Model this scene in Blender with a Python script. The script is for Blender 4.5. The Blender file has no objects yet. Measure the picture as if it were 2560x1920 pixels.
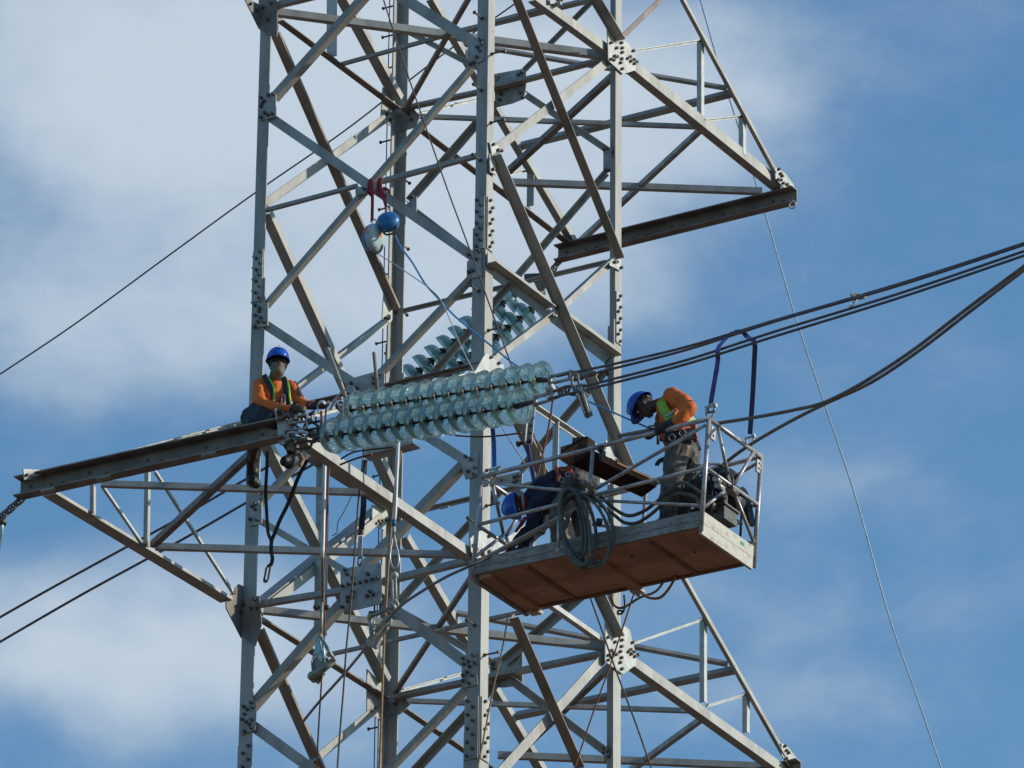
import bpy, bmesh, math, random
from mathutils import Vector, Matrix
R_ = math.radians
sc = bpy.context.scene
COL = sc.collection
random.seed(7)

# ------------------------------------------------------------------ camera
PHI = 0.54339; PITCH = 0.41434; YAW = 0.01076; ROLL = 0.01163
FPX = 19105.78; DH = 70.742
Z1, Z2, S1, S2 = 36.6605, 30.0724, 2.7171, 2.75
F = Vector((math.sin(YAW)*math.cos(PITCH), math.cos(YAW)*math.cos(PITCH), math.sin(PITCH)))
RR = Vector((math.cos(YAW), -math.sin(YAW), 0)); UU = RR.cross(F)
CR = RR*math.cos(ROLL)+UU*math.sin(ROLL); CU = -RR*math.sin(ROLL)+UU*math.cos(ROLL)
CO = Vector((0, -DH, 1.6))
cam = bpy.data.cameras.new('camera'); cam.sensor_width = 36; cam.lens = FPX/2560*36
cam.clip_start = 0.5; cam.clip_end = 6000
camo = bpy.data.objects.new('camera', cam); COL.objects.link(camo)
M3 = Matrix((CR, CU, -F)).transposed()
camo.matrix_world = Matrix.Translation(CO) @ M3.to_4x4()
sc.camera = camo

# ------------------------------------------------------------------ sun, sky, exposure
SUN_AZ = R_(-2); SUN_EL = R_(24)          # azimuth turned from +X towards +Y
SD = Vector((math.cos(SUN_AZ)*math.cos(SUN_EL), math.sin(SUN_AZ)*math.cos(SUN_EL), math.sin(SUN_EL)))
sun = bpy.data.lights.new('sun', 'SUN'); sun.energy = 3.3; sun.angle = R_(0.5); sun.color = (1, .93, .80)
suno = bpy.data.objects.new('sun', sun); COL.objects.link(suno)
suno.rotation_euler = SD.to_track_quat('Z', 'Y').to_euler(); suno.location = (60, 20, 80)
SKY_STRENGTH = 0.11; EXPOSURE = 0.0
w = bpy.data.worlds.new('World'); sc.world = w; w.use_nodes = True
nt = w.node_tree; N = nt.nodes; Lk = nt.links; N.clear()
out = N.new('ShaderNodeOutputWorld'); bg = N.new('ShaderNodeBackground'); bg.inputs[1].default_value = SKY_STRENGTH
Lk.new(bg.outputs[0], out.inputs[0])
sky = N.new('ShaderNodeTexSky'); sky.sky_type = 'NISHITA'; sky.sun_disc = False
sky.sun_elevation = SUN_EL; sky.sun_rotation = R_(90)-SUN_AZ
sky.air_density = 1.35; sky.dust_density = 0.6; sky.ozone_density = 2.2
tc = N.new('ShaderNodeTexCoord')
def mth(op, a, b=None, c=None, clamp=False):
    m = N.new('ShaderNodeMath'); m.operation = op; m.use_clamp = clamp
    for i, v in enumerate((a, b, c)):
        if v is None: continue
        if isinstance(v, (int, float)): m.inputs[i].default_value = v
        else: Lk.new(v, m.inputs[i])
    return m.outputs[0]
def dotn(vec):
    d = N.new('ShaderNodeVectorMath'); d.operation = 'DOT_PRODUCT'
    Lk.new(tc.outputs['Generated'], d.inputs[0]); d.inputs[1].default_value = vec
    return d.outputs['Value']
# the clouds stand in fixed directions of the sky: tangent coordinates about one bearing (az 0.6 deg, el 23.7 deg)
fd = dotn(F); cu = mth('DIVIDE', dotn(CR), fd); cv = mth('DIVIDE', dotn(CU), fd)
def noise(scale, detail, rough, off, dist=0.0, sx=1.0, sy=1.0):
    cx = N.new('ShaderNodeCombineXYZ'); Lk.new(mth('MULTIPLY', cu, sx), cx.inputs[0]); Lk.new(mth('MULTIPLY', cv, sy), cx.inputs[1]); cx.inputs[2].default_value = off
    n = N.new('ShaderNodeTexNoise'); n.inputs['Scale'].default_value = scale; n.inputs['Detail'].default_value = detail
    n.inputs['Roughness'].default_value = rough; n.inputs['Distortion'].default_value = dist
    Lk.new(cx.outputs[0], n.inputs['Vector']); return n.outputs['Fac']
wx = mth('MULTIPLY', mth('SUBTRACT', noise(22, 3, .5, 1.3), .5), .045)
wy = mth('MULTIPLY', mth('SUBTRACT', noise(22, 3, .5, 5.3), .5), .035)
cuw = mth('ADD', cu, wx); cvw = mth('ADD', cv, wy)
acc = None
for (x, y, rx, ry, a) in [(300, 120, 800, 330, .85), (1150, 120, 700, 380, .72), (1650, 180, 330, 230, .52), (200, 760, 620, 210, .55), (900, 700, 500, 330, .55),
                      (1350, 560, 380, 260, .42), (200, 1640, 520, 230, .95), (850, 1750, 420, 230, .42), (60, 1290, 420, 70, -.20), (1150, 1150, 380, 200, -.10), (1350, 1480, 300, 200, .18),
                      (1620, 700, 190, 160, .25), (2080, 1220, 380, 90, .30), (1850, 1500, 280, 140, .26), (2150, 1760, 480, 110, .28), (1720, 1850, 260, 120, .25), (2480, 1500, 200, 120, .16)]:
    dx = mth('MULTIPLY', mth('SUBTRACT', cuw, (x-1280)/FPX), FPX/rx); dy = mth('MULTIPLY', mth('SUBTRACT', cvw, (960-y)/FPX), FPX/ry)
    g = mth('MULTIPLY', mth('EXPONENT', mth('MULTIPLY', mth('ADD', mth('MULTIPLY', dx, dx), mth('MULTIPLY', dy, dy)), -1.0)), a)
    acc = g if acc is None else mth('ADD', acc, g)
n1 = noise(34, 5, .55, 2.2, .4, 1, 1.5); n2 = noise(90, 4, .55, 7.1, .3, 1, 1.4)
n4 = noise(260, 5, .6, 3.3, .6, 1, 1.7)
tex = mth('ADD', mth('ADD', mth('MULTIPLY', mth('SUBTRACT', n1, .5), .68), mth('MULTIPLY', mth('SUBTRACT', n2, .5), .34)), mth('MULTIPLY', mth('SUBTRACT', n4, .5), .10))
mask = mth('ADD', acc, tex)
mr = N.new('ShaderNodeMapRange'); mr.interpolation_type = 'SMOOTHSTEP'; Lk.new(mask, mr.inputs[0])
mr.inputs[1].default_value = -.06; mr.inputs[2].default_value = 1.12; mr.inputs[3].default_value = 0.03; mr.inputs[4].default_value = .90
# clouds only in the upper sky
sep = N.new('ShaderNodeSeparateXYZ'); Lk.new(tc.outputs['Generated'], sep.inputs[0])
mixc = N.new('ShaderNodeMix'); mixc.data_type = 'RGBA'
Lk.new(mr.outputs[0], mixc.inputs['Factor'])
tint = N.new('ShaderNodeMix'); tint.data_type = 'RGBA'; tint.blend_type = 'MULTIPLY'; tint.inputs['Factor'].default_value = 1
SKYTINT = (.60, .97, 1.24, 1); CLOUD = (5.35, 6.15, 6.95, 1)
tint.inputs['B'].default_value = SKYTINT
Lk.new(sky.outputs[0], tint.inputs['A']); Lk.new(tint.outputs['Result'], mixc.inputs['A']); mixc.inputs['B'].default_value = CLOUD
Lk.new(mixc.outputs['Result'], bg.inputs[0])
vs = sc.view_settings; vs.view_transform = 'Standard'; vs.look = 'None'; vs.exposure = EXPOSURE; vs.gamma = 1
sc.display_settings.display_device = 'sRGB'
sc.cycles.max_bounces = 32; sc.cycles.transmission_bounces = 32; sc.cycles.transparent_max_bounces = 96
sc.cycles.diffuse_bounces = 3; sc.cycles.glossy_bounces = 4; sc.cycles.caustics_refractive = False; sc.cycles.caustics_reflective = False
sc.cycles.use_denoising = True

# ------------------------------------------------------------------ materials
def mat(name, col, rough=.6, metal=0.0, var=.15, scale=6.0, col2=None, bump=0.0, bscale=60, spec=.5, fac=(.42, .62), streak=0, stain=None):
    m = bpy.data.materials.new(name); m.use_nodes = True; t = m.node_tree; b = t.nodes['Principled BSDF']
    b.inputs['Roughness'].default_value = rough; b.inputs['Metallic'].default_value = metal
    b.inputs['Specular IOR Level'].default_value = spec
    tcn = t.nodes.new('ShaderNodeTexCoord'); n = t.nodes.new('ShaderNodeTexNoise'); n.inputs['Scale'].default_value = scale
    n.inputs['Detail'].default_value = 6; n.inputs['Roughness'].default_value = .62
    if streak:
        mp = t.nodes.new('ShaderNodeMapping'); mp.inputs['Scale'].default_value = (1, 1, streak)
        t.links.new(tcn.outputs['Object'], mp.inputs[0]); t.links.new(mp.outputs[0], n.inputs['Vector'])
    else: t.links.new(tcn.outputs['Object'], n.inputs['Vector'])
    r = t.nodes.new('ShaderNodeMapRange'); r.inputs[1].default_value = fac[0]; r.inputs[2].default_value = fac[1]
    t.links.new(n.outputs['Fac'], r.inputs[0])
    mx = t.nodes.new('ShaderNodeMix'); mx.data_type = 'RGBA'; t.links.new(r.outputs[0], mx.inputs['Factor'])
    c2 = col2 or tuple(max(0, c*(1-var*2)) for c in col)
    mx.inputs['A'].default_value = (*[min(1, c*(1+var*.4)) for c in col], 1); mx.inputs['B'].default_value = (*c2, 1)
    res = mx.outputs['Result']
    if stain:       # rust runs and dull patches of their own shape
        for sc_, lo, hi, cc, am, off_ in ((1.7, .54, .70, stain, .55, 0.0), (14, .60, .72, tuple(c*.45 for c in stain), .5, 9.0), (5, .60, .74, (.55, .56, .53), .35, 4.0)):
            mp2 = t.nodes.new('ShaderNodeMapping'); mp2.inputs['Location'].default_value = (off_, off_, 0); mp2.inputs['Scale'].default_value = (1.3, 1.3, .55)
            n5 = t.nodes.new('ShaderNodeTexNoise'); n5.inputs['Scale'].default_value = sc_; n5.inputs['Detail'].default_value = 7; n5.inputs['Roughness'].default_value = .7
            gi = t.nodes.new('ShaderNodeNewGeometry'); t.links.new(gi.outputs['Position'], mp2.inputs[0]); t.links.new(mp2.outputs[0], n5.inputs['Vector'])
            r2 = t.nodes.new('ShaderNodeMapRange'); r2.inputs[1].default_value = lo; r2.inputs[2].default_value = hi; r2.inputs[4].default_value = am
            t.links.new(n5.outputs['Fac'], r2.inputs[0]); m2 = t.nodes.new('ShaderNodeMix'); m2.data_type = 'RGBA'
            t.links.new(r2.outputs[0], m2.inputs['Factor']); t.links.new(res, m2.inputs['A']); m2.inputs['B'].default_value = (*cc, 1); res = m2.outputs['Result']
    t.links.new(res, b.inputs['Base Color'])
    if bump:
        n3 = t.nodes.new('ShaderNodeTexNoise'); n3.inputs['Scale'].default_value = bscale; n3.inputs['Detail'].default_value = 3
        t.links.new(tcn.outputs['Object'], n3.inputs['Vector'])
        bp = t.nodes.new('ShaderNodeBump'); bp.inputs['Strength'].default_value = bump; bp.inputs['Distance'].default_value = .02
        t.links.new(n3.outputs['Fac'], bp.inputs['Height']); t.links.new(bp.outputs[0], b.inputs['Normal'])
    return m
MT = {}
MT['steel'] = mat('galvanised_steel', (.41, .395, .36), .55, .12, .18, 3.2, (.30, .29, .265), .15, 90, streak=.35, stain=(.24, .17, .12))
MT['leg'] = mat('leg_steel', (.39, .375, .34), .55, .12, .16, 2.6, (.29, .28, .255), .15, 90, streak=.2, stain=(.23, .165, .12))
MT['bright'] = mat('new_galvanised_steel', (.54, .54, .505), .5, .1, .1, 7, (.42, .42, .39), .1, 90, stain=(.40, .34, .27))
MT['plate'] = mat('old_plate_steel', (.42, .42, .40), .55, .12, .2, 8, (.29, .29, .275), .1, 90, stain=(.26, .20, .15))
MT['brown'] = mat('bounce_brown_rusty_steel', (.30, .225, .18), .65, .05, .2, 4, (.20, .165, .14), .15, 90, streak=.3)  # brown holds ground bounce on steep braces; real rust on yoke and rod
MT['beam'] = mat('weathered_shade_brown_steel', (.27, .23, .20), .62, .1, .2, 3.5, (.17, .15, .135), .2, 70, streak=.3)  # weathered beams; also shade and ground bounce painted into struts, joint plates
MT['bolt'] = mat('bolt_steel', (.13, .10, .085), .5, .3, .2, 20)
MT['alu'] = mat('aluminium_tube', (.50, .46, .455), .38, .35, .15, 9, (.33, .29, .275), .08, 80)
MT['cable'] = mat('dull_conductor', (.16, .12, .12), .6, .2, .2, 20, (.10, .08, .085))
MT['cable2'] = mat('brown_jumper', (.23, .18, .155), .6, .2, .2, 15, (.15, .12, .11))
MT['wire'] = mat('steel_wire_rope', (.55, .57, .62), .4, .4, .2, 60)
MT['rope_dark'] = mat('dark_rope', (.17, .13, .10), .9, 0, .3, 80)
MT['rope_tan'] = mat('tan_rope', (.42, .25, .12), .9, 0, .2, 80)
MT['rope_red'] = mat('red_brown_rope', (.30, .10, .06), .9, 0, .2, 80)
MT['rope_white'] = mat('white_rope', (.55, .56, .55), .9, 0, .2, 80)
MT['blue_rope'] = mat('light_blue_webbing', (.10, .30, .55), .7, 0, .15, 40)
MT['sling'] = mat('blue_violet_sling', (.06, .09, .30), .75, 0, .2, 5, (.04, .15, .30), .2, 90)
MT['violet'] = mat('violet_sling', (.12, .11, .36), .75, 0, .2, 8)
MT['red'] = mat('red_strap', (.36, .022, .028), .75, 0, .2, 12)
MT['black'] = mat('black_rubber', (.03, .031, .034), .5, 0, .2, 12)
MT['strap'] = mat('black_webbing', (.03, .03, .04), .8, 0, .2, 30)
MT['navy'] = mat('navy_cloth', (.018, .026, .05), .9, 0, .3, 9, bump=.5, bscale=22)
MT['orange'] = mat('orange_cloth', (.80, .17, .028), .85, 0, .12, 7, bump=.7, bscale=16)
MT['greytrouser'] = mat('grey_trouser_cloth', (.125, .12, .115), .9, 0, .3, 8, (.075, .075, .078), .9, 14)
MT['darktrouser'] = mat('dark_trouser_cloth', (.035, .045, .06), .9, 0, .3, 8, bump=.7, bscale=18)
MT['lime'] = mat('lime_harness_webbing', (.30, .56, .05), .7, 0, .15, 14)
MT['skin'] = mat('dark_skin', (.10, .05, .032), .55, 0, .15, 20)
MT['bandana'] = mat('beige_face_cloth', (.22, .185, .145), .9, 0, .15, 14, bump=.4, bscale=30)
MT['helmet'] = mat('blue_helmet_plastic', (.014, .11, .56), .25, 0, .05, 6)
MT['white'] = mat('white_plastic', (.75, .76, .76), .4, 0, .06, 12)
MT['glove'] = mat('dark_glove', (.035, .04, .055), .8, 0, .2, 20, bump=.4)
MT['boot'] = mat('black_boot_leather', (.022, .022, .024), .55, 0, .3, 14)
MT['tan'] = mat('dusty_tan_leather', (.42, .30, .18), .8, 0, .2, 20)
MT['coralred'] = mat('orange_red_webbing', (.65, .11, .04), .75, 0, .2, 18)
MT['block_blue'] = mat('blue_casing', (.03, .17, .40), .35, 0, .12, 10)
MT['block_grey'] = mat('pale_grey_casing', (.50, .60, .64), .4, 0, .1, 10)
MT['orange_mark'] = mat('orange_sticker', (.85, .22, .06), .5, 0, .12, 25, (.5, .45, .4), fac=(.5, .68))
MT['hose'] = mat('grey_green_hose', (.10, .105, .090), .55, 0, .2, 14)
MT['board'] = mat('weathered_grey_board', (.33, .31, .28), .85, 0, .2, 7, (.20, .19, .17), .4, 30, streak=4, stain=(.20, .15, .11))
MT['peel'] = mat('peeling_white_board', (.60, .57, .50), .8, 0, .1, 9, (.42, .33, .22), .5, 30, fac=(.52, .66))
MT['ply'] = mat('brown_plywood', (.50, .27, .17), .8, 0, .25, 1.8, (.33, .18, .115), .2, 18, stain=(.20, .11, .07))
MT['joist'] = mat('batten_shade_wood', (.26, .145, .10), .85, 0, .2, 6)  # dark tone carries the shadow bands under the floor
MT['plank'] = mat('dark_wet_plank', (.040, .027, .022), .85, 0, .2, 6, (.022, .015, .012), .4, 25, spec=.1)
MT['plankcut'] = mat('raw_plank_edge', (.52, .27, .13), .8, 0, .2, 9)
MT['grip'] = mat('pale_green_grip_metal', (.42, .56, .56), .45, .3, .15, 14)
MT['grip2'] = mat('khaki_grip_metal', (.38, .38, .30), .45, .3, .2, 14)
MT['tank'] = mat('dirty_grey_tank', (.13, .135, .12), .7, 0, .2, 14)
MT['green'] = mat('green_sticker', (.03, .35, .14), .5)
MT['soil'] = mat('red_soil', (.17, .10, .078), .95, 0, .2, .05, (.09, .08, .048))
g = bpy.data.materials.new('green_glass'); g.use_nodes = True; gt = g.node_tree; gt.nodes.clear()
go = gt.nodes.new('ShaderNodeOutputMaterial'); tr_ = gt.nodes.new('ShaderNodeBsdfTransparent'); gl_ = gt.nodes.new('ShaderNodeBsdfGlossy'); tl_ = gt.nodes.new('ShaderNodeBsdfTranslucent'); df_ = gt.nodes.new('ShaderNodeBsdfDiffuse')
tr_.inputs[0].default_value = (.885, .960, .945, 1); gl_.inputs['Roughness'].default_value = .05; gl_.inputs['Color'].default_value = (1, 1, 1, 1)
tl_.inputs[0].default_value = (.50, .92, .84, 1); df_.inputs[0].default_value = (.52, .88, .80, 1)
lw_ = gt.nodes.new('ShaderNodeLayerWeight'); lw_.inputs[0].default_value = .5; pw_ = gt.nodes.new('ShaderNodeMath'); pw_.operation = 'POWER'; pw_.inputs[1].default_value = 3.0; gt.links.new(lw_.outputs['Facing'], pw_.inputs[0])
fr_ = gt.nodes.new('ShaderNodeMapRange'); fr_.inputs[3].default_value = .06; fr_.inputs[4].default_value = .62; gt.links.new(pw_.outputs[0], fr_.inputs[0])
m1_ = gt.nodes.new('ShaderNodeMixShader'); m1_.inputs[0].default_value = .5; gt.links.new(tl_.outputs[0], m1_.inputs[1]); gt.links.new(df_.outputs[0], m1_.inputs[2])
nz = gt.nodes.new('ShaderNodeTexNoise'); nz.inputs['Scale'].default_value = 9; tg_ = gt.nodes.new('ShaderNodeNewGeometry'); gt.links.new(tg_.outputs['Position'], nz.inputs['Vector'])
rg_ = gt.nodes.new('ShaderNodeMapRange'); rg_.inputs[1].default_value = .35; rg_.inputs[2].default_value = .7; rg_.inputs[3].default_value = .05; rg_.inputs[4].default_value = .17; gt.links.new(nz.outputs['Fac'], rg_.inputs[0])
rf_ = gt.nodes.new('ShaderNodeBsdfRefraction'); rf_.inputs['Color'].default_value = (.90, .965, .955, 1); rf_.inputs['Roughness'].default_value = .03; rf_.inputs['IOR'].default_value = 1.30
m0_ = gt.nodes.new('ShaderNodeMixShader'); m0_.inputs[0].default_value = .55; gt.links.new(tr_.outputs[0], m0_.inputs[1]); gt.links.new(rf_.outputs[0], m0_.inputs[2])
m2_ = gt.nodes.new('ShaderNodeMixShader'); gt.links.new(rg_.outputs[0], m2_.inputs[0]); gt.links.new(m0_.outputs[0], m2_.inputs[1]); gt.links.new(m1_.outputs[0], m2_.inputs[2])
m3_ = gt.nodes.new('ShaderNodeMixShader'); gt.links.new(fr_.outputs[0], m3_.inputs[0]); gt.links.new(m2_.outputs[0], m3_.inputs[1]); gt.links.new(gl_.outputs[0], m3_.inputs[2])
gt.links.new(m3_.outputs[0], go.inputs[0]); MT['glass'] = g

# ------------------------------------------------------------------ objects and meshes
WL = {}
def thing(name, label, cat, loc=(0, 0, 0), group=None, kind=None):
    o = bpy.data.objects.new(name, None); COL.objects.link(o); o.location = loc; o.empty_display_size = .2
    o['label'] = label; o['category'] = cat
    if group: o['group'] = group
    if kind: o['kind'] = kind
    WL[o] = Vector(loc); return o
def tag(o, label, cat, group=None, kind=None):
    o['label'] = label; o['category'] = cat
    if group: o['group'] = group
    if kind: o['kind'] = kind
    return o
class MB:
    def __init__(s): s.v = []; s.f = []; s.m = []; s.sm = []
    def add(s, vs, fs, m=0, smooth=False):
        o = len(s.v); s.v += [Vector(q) for q in vs]; s.f += [tuple(i+o for i in q) for q in fs]
        s.m += [m]*len(fs); s.sm += [smooth]*len(fs)
    def box(s, c, x, y, z, m=0):
        """c centre, x,y,z half-extent vectors"""
        vs = [c+x*i+y*j+z*k for i in (-1, 1) for j in (-1, 1) for k in (-1, 1)]
        fs = [(0, 1, 3, 2), (4, 6, 7, 5), (0, 4, 5, 1), (2, 3, 7, 6), (0, 2, 6, 4), (1, 5, 7, 3)]
        if x.cross(y).dot(z) < 0: fs = [tuple(reversed(q)) for q in fs]
        s.add(vs, fs, m)
    def bar(s, a, b, t, n, t0, t1, n0, n1, m=0):
        s.box((a+b)/2+t*((t0+t1)/2)+n*((n0+n1)/2), (b-a)/2, t*((t1-t0)/2), n*((n1-n0)/2), m)
    def prism(s, pts, n, th, m=0):
        """pts polygon (world), extruded by n*th"""
        k = len(pts); nn = Vector((0, 0, 0))
        for i in range(k): nn += pts[i].cross(pts[(i+1) % k])
        if nn.dot(n)*th < 0: pts = pts[::-1]
        vs = list(pts)+[q+n*th for q in pts]
        fs = [tuple(reversed(range(k))), tuple(range(k, 2*k))]+[(i, (i+1) % k, k+(i+1) % k, k+i) for i in range(k)]
        s.add(vs, fs, m)
    def cyl(s, a, b, r, r2=None, sides=10, m=0, smooth=True):
        r2 = r if r2 is None else r2; d = (b-a).normalized(); u = d.orthogonal().normalized(); v = d.cross(u)
        ring = lambda c, q: [c+(u*math.cos(2*math.pi*i/sides)+v*math.sin(2*math.pi*i/sides))*q for i in range(sides)]
        o = len(s.v); s.v += ring(a, r)+ring(b, r2)
        fs = [(i, (i+1) % sides, sides+(i+1) % sides, sides+i) for i in range(sides)]
        s.f += [tuple(x+o for x in q) for q in fs]; s.m += [m]*sides; s.sm += [smooth]*sides
        s.f += [tuple(o+i for i in reversed(range(sides))), tuple(o+sides+i for i in range(sides))]; s.m += [m]*2; s.sm += [False]*2
    def tube(s, pts, r, sides=8, closed=False, m=0, res=6, rr=None):
        P = spline(pts, res, closed); n = len(P); u = None; o = len(s.v)
        for i, p in enumerate(P):
            d = (P[(i+1) % n]-P[i-1]) if closed or 0 < i < n-1 else (P[1]-P[0] if i == 0 else P[-1]-P[-2])
            d.normalize()
            u = (d.orthogonal() if u is None else u-d*u.dot(d)).normalized(); v = d.cross(u)
            q = r if rr is None else r*rr(i/(n-1))
            s.v += [p+(u*math.cos(2*math.pi*k/sides)+v*math.sin(2*math.pi*k/sides))*q for k in range(sides)]
        for i in range(n if closed else n-1):
            a = o+i*sides; b = o+((i+1) % n)*sides
            for k in range(sides):
                s.f.append((a+k, a+(k+1) % sides, b+(k+1) % sides, b+k)); s.m.append(m); s.sm.append(True)
        if not closed:
            s.f.append(tuple(o+k for k in reversed(range(sides)))); s.f.append(tuple(o+(n-1)*sides+k for k in range(sides))); s.m += [m]*2; s.sm += [False]*2
    def ribbon(s, pts, width, th, wd, m=0, res=5, twist=None):
        """flat strap; wd preferred width direction"""
        P = spline(pts, res, False); n = len(P); o = len(s.v)
        for i, p in enumerate(P):
            d = (P[min(i+1, n-1)]-P[max(i-1, 0)]).normalized(); x = (wd-d*wd.dot(d)).normalized(); y = d.cross(x)
            if twist:
                a = twist(i/(n-1)); x, y = x*math.cos(a)+y*math.sin(a), y*math.cos(a)-x*math.sin(a)
            x = x*width/2; y = y*th/2
            s.v += [p-x-y, p+x-y, p+x+y, p-x+y]
        for i in range(n-1):
            for k in range(4):
                a = o+4*i; s.f.append((a+k, a+(k+1) % 4, a+4+(k+1) % 4, a+4+k)); s.m.append(m); s.sm.append(False)
        s.f += [(o+3, o+2, o+1, o), tuple(o+4*(n-1)+k for k in range(4))]; s.m += [m]*2; s.sm += [False]*2
    def sphere(s, c, r, m=0, seg=12, rings=8, ax=None):
        X, Y, Z = ax or (Vector((r, 0, 0)), Vector((0, r, 0)), Vector((0, 0, r))); o = len(s.v)
        s.v.append(c-Z)
        for i in range(1, rings):
            t = math.pi*i/rings-math.pi/2
            s.v += [c+(X*math.cos(2*math.pi*k/seg)+Y*math.sin(2*math.pi*k/seg))*math.cos(t)+Z*math.sin(t) for k in range(seg)]
        s.v.append(c+Z); e = len(s.v)-1; F_ = []
        for k in range(seg): F_.append((o, o+1+(k+1) % seg, o+1+k)); F_.append((e, e-seg+k, e-seg+(k+1) % seg))
        for i in range(rings-2):
            a = o+1+i*seg
            for k in range(seg): F_.append((a+k, a+(k+1) % seg, a+seg+(k+1) % seg, a+seg+k))
        s.f += F_; s.m += [m]*len(F_); s.sm += [True]*len(F_)
    def lathe(s, prof, c, ax, seg=32, m=0):
        u = ax.orthogonal().normalized(); v = ax.cross(u); o = len(s.v); n = len(prof)
        for (r, h) in prof: s.v += [c+ax*h+(u*math.cos(2*math.pi*k/seg)+v*math.sin(2*math.pi*k/seg))*r for k in range(seg)]
        for i in range(n-1):
            a = o+i*seg
            for k in range(seg): s.f.append((a+k, a+(k+1) % seg, a+seg+(k+1) % seg, a+seg+k)); s.m.append(m); s.sm.append(True)
    def bolt(s, c, n, r=.017, h=.026, m=0):
        s.cyl(c-n*.004, c+n*h, r, sides=6, m=m, smooth=False)
    def build(s, name, mats, parent=None):
        if not isinstance(mats, (list, tuple)): mats = [mats]
        c = sum(s.v, Vector())/len(s.v) if parent is None or True else Vector()
        me = bpy.data.meshes.new(name); me.from_pydata([q-c for q in s.v], [], s.f)
        for q in mats: me.materials.append(MT[q] if isinstance(q, str) else q)
        me.polygons.foreach_set('material_index', s.m); me.polygons.foreach_set('use_smooth', s.sm); me.update()
        o = bpy.data.objects.new(name, me); COL.objects.link(o); WL[o] = c
        if parent: o.parent = parent; o.location = c-WL[parent]
        else: o.location = c
        return o
def spline(pts, res, closed=False):
    pts = [Vector(p) for p in pts]; n = len(pts)
    if n == 2 or res <= 1: return pts
    P = []
    for i in range(n if closed else n-1):
        g = lambda k: pts[k % n] if closed else pts[max(0, min(n-1, k))]
        a, b, c, d = g(i-1), g(i), g(i+1), g(i+2)
        for k in range(res):
            t = k/res
            P.append(.5*((2*b)+(c-a)*t+(2*a-5*b+4*c-d)*t*t+(3*b-a-3*c+d)*t**3))
    if not closed: P.append(pts[-1])
    return P

# ------------------------------------------------------------------ places
E1 = Vector((math.cos(PHI), -math.sin(PHI), 0)); E2 = Vector((math.sin(PHI), math.cos(PHI), 0)); UP = Vector((0, 0, 1))
def corner(n, z):
    s = S2+(S1-S2)*(z-Z2)/(Z1-Z2); h = s/2
    return {'A': -E1*h-E2*h, 'B': E1*h-E2*h, 'C': E1*h+E2*h, 'D': -E1*h+E2*h}[n]+UP*z
def at(px, py, pl):
    """the point of plane pl that stands behind this picture position"""
    p0, n = pl; d = F*FPX+CR*(px-1280)-CU*(py-960)
    return CO+d*((p0-CO).dot(n)/d.dot(n))
def proj(P):
    d = P-CO; z = d.dot(F); return (1280+FPX*d.dot(CR)/z, 960-FPX*d.dot(CU)/z)
def plane3(a, b, c, outward):
    n = (b-a).cross(c-a).normalized()
    return (a, n if n.dot(outward) > 0 else -n)
PL = {'AB': plane3(corner('A', Z2), corner('B', Z2), corner('A', Z1), -E2), 'BC': plane3(corner('B', Z2), corner('C', Z2), corner('B', Z1), E1),
      'CD': plane3(corner('C', Z2), corner('D', Z2), corner('C', Z1), E2), 'DA': plane3(corner('D', Z2), corner('A', Z2), corner('D', Z1), -E1),
      'L1': (UP*(Z1-.03), UP), 'L2': (UP*(Z2-.03), UP)}
def Z(z): return (UP*z, UP)
def Q(d): return (E2*d, E2)          # vertical plane along the line, d metres beyond the tower's axis
for k, (ya, yb) in {'T1': (0, 428), 'T2': (1446, 1874)}.items():
    a = at(1703 if k == 'T1' else 1707, ya, PL['BC']); b_ = at(1934 if k == 'T1' else 1950, yb, PL['BC'])
    PL[k] = plane3(a, b_, a-E1, UP)

def zat(n, y):
    lo, hi = 15.0, 50.0
    for _ in range(40):
        m_ = (lo+hi)/2
        if proj(corner(n, m_))[1] > y: lo = m_
        else: hi = m_
    return lo
ZS1, ZS0 = zat('B', 490), zat('B', 620); ZL1, ZL0 = zat('B', 1740), zat('B', 1895)
# ------------------------------------------------------------------ ground
gm = MB(); gm.add([(-3000, -3000, 0), (3000, -3000, 0), (3000, 3000, 0), (-3000, 3000, 0)], [(0, 1, 2, 3)])
tag(gm.build('ground', 'soil'), 'red earth field under the tower', 'ground', kind='structure')

# ------------------------------------------------------------------ the tower
tower = thing('lattice_tower', 'tall grey galvanised steel lattice pylon with bolted braces and side arms', 'pylon')
# legs: equal angles, heavier further down
LEGSEC = [(0, 24.0, .20), (24.0, ZL0+.3, .178), (ZL0+.3, ZS0+.25, .150), (ZS0+.25, 39.6, .128)]
DIRS = {'A': (E1, E2), 'B': (-E1, E2), 'C': (-E1, -E2), 'D': (E1, -E2)}
for n_, (da, db) in DIRS.items():
    mb = MB()
    for z0, z1, wd in LEGSEC:
        a, b_ = corner(n_, z0), corner(n_, z1); th = .016
        mb.bar(a, b_, da, db, 0, wd, 0, th); mb.bar(a, b_, da, db, 0, th, th, wd)
    mb.build('leg', 'leg', tower)
    for (z0, z1, wd, first) in [(ZS0, ZS1, .122, 1), (ZL0, ZL1, .165, 0)]:
        mb = MB(); a, b_ = corner(n_, z0), corner(n_, z1)
        mb.bar(a, b_, da, db, .012, wd, -.014, -.001); mb.bar(a, b_, db, da, .012, wd, -.014, -.001)
        k = 9; 
        for i in range(k):
            for s_, nn, tt in ((0, -db, da), (1, -da, db)):
                c = a.lerp(b_, (i+.5)/k)+tt*(wd*(.42 if (i+s_) % 2 else .78))+nn*.014
                mb.bolt(c, nn, .017, .024, 1)
        mb.build('splice_plate', ['plate' if first else 'steel', 'bolt'], tower)

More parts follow.
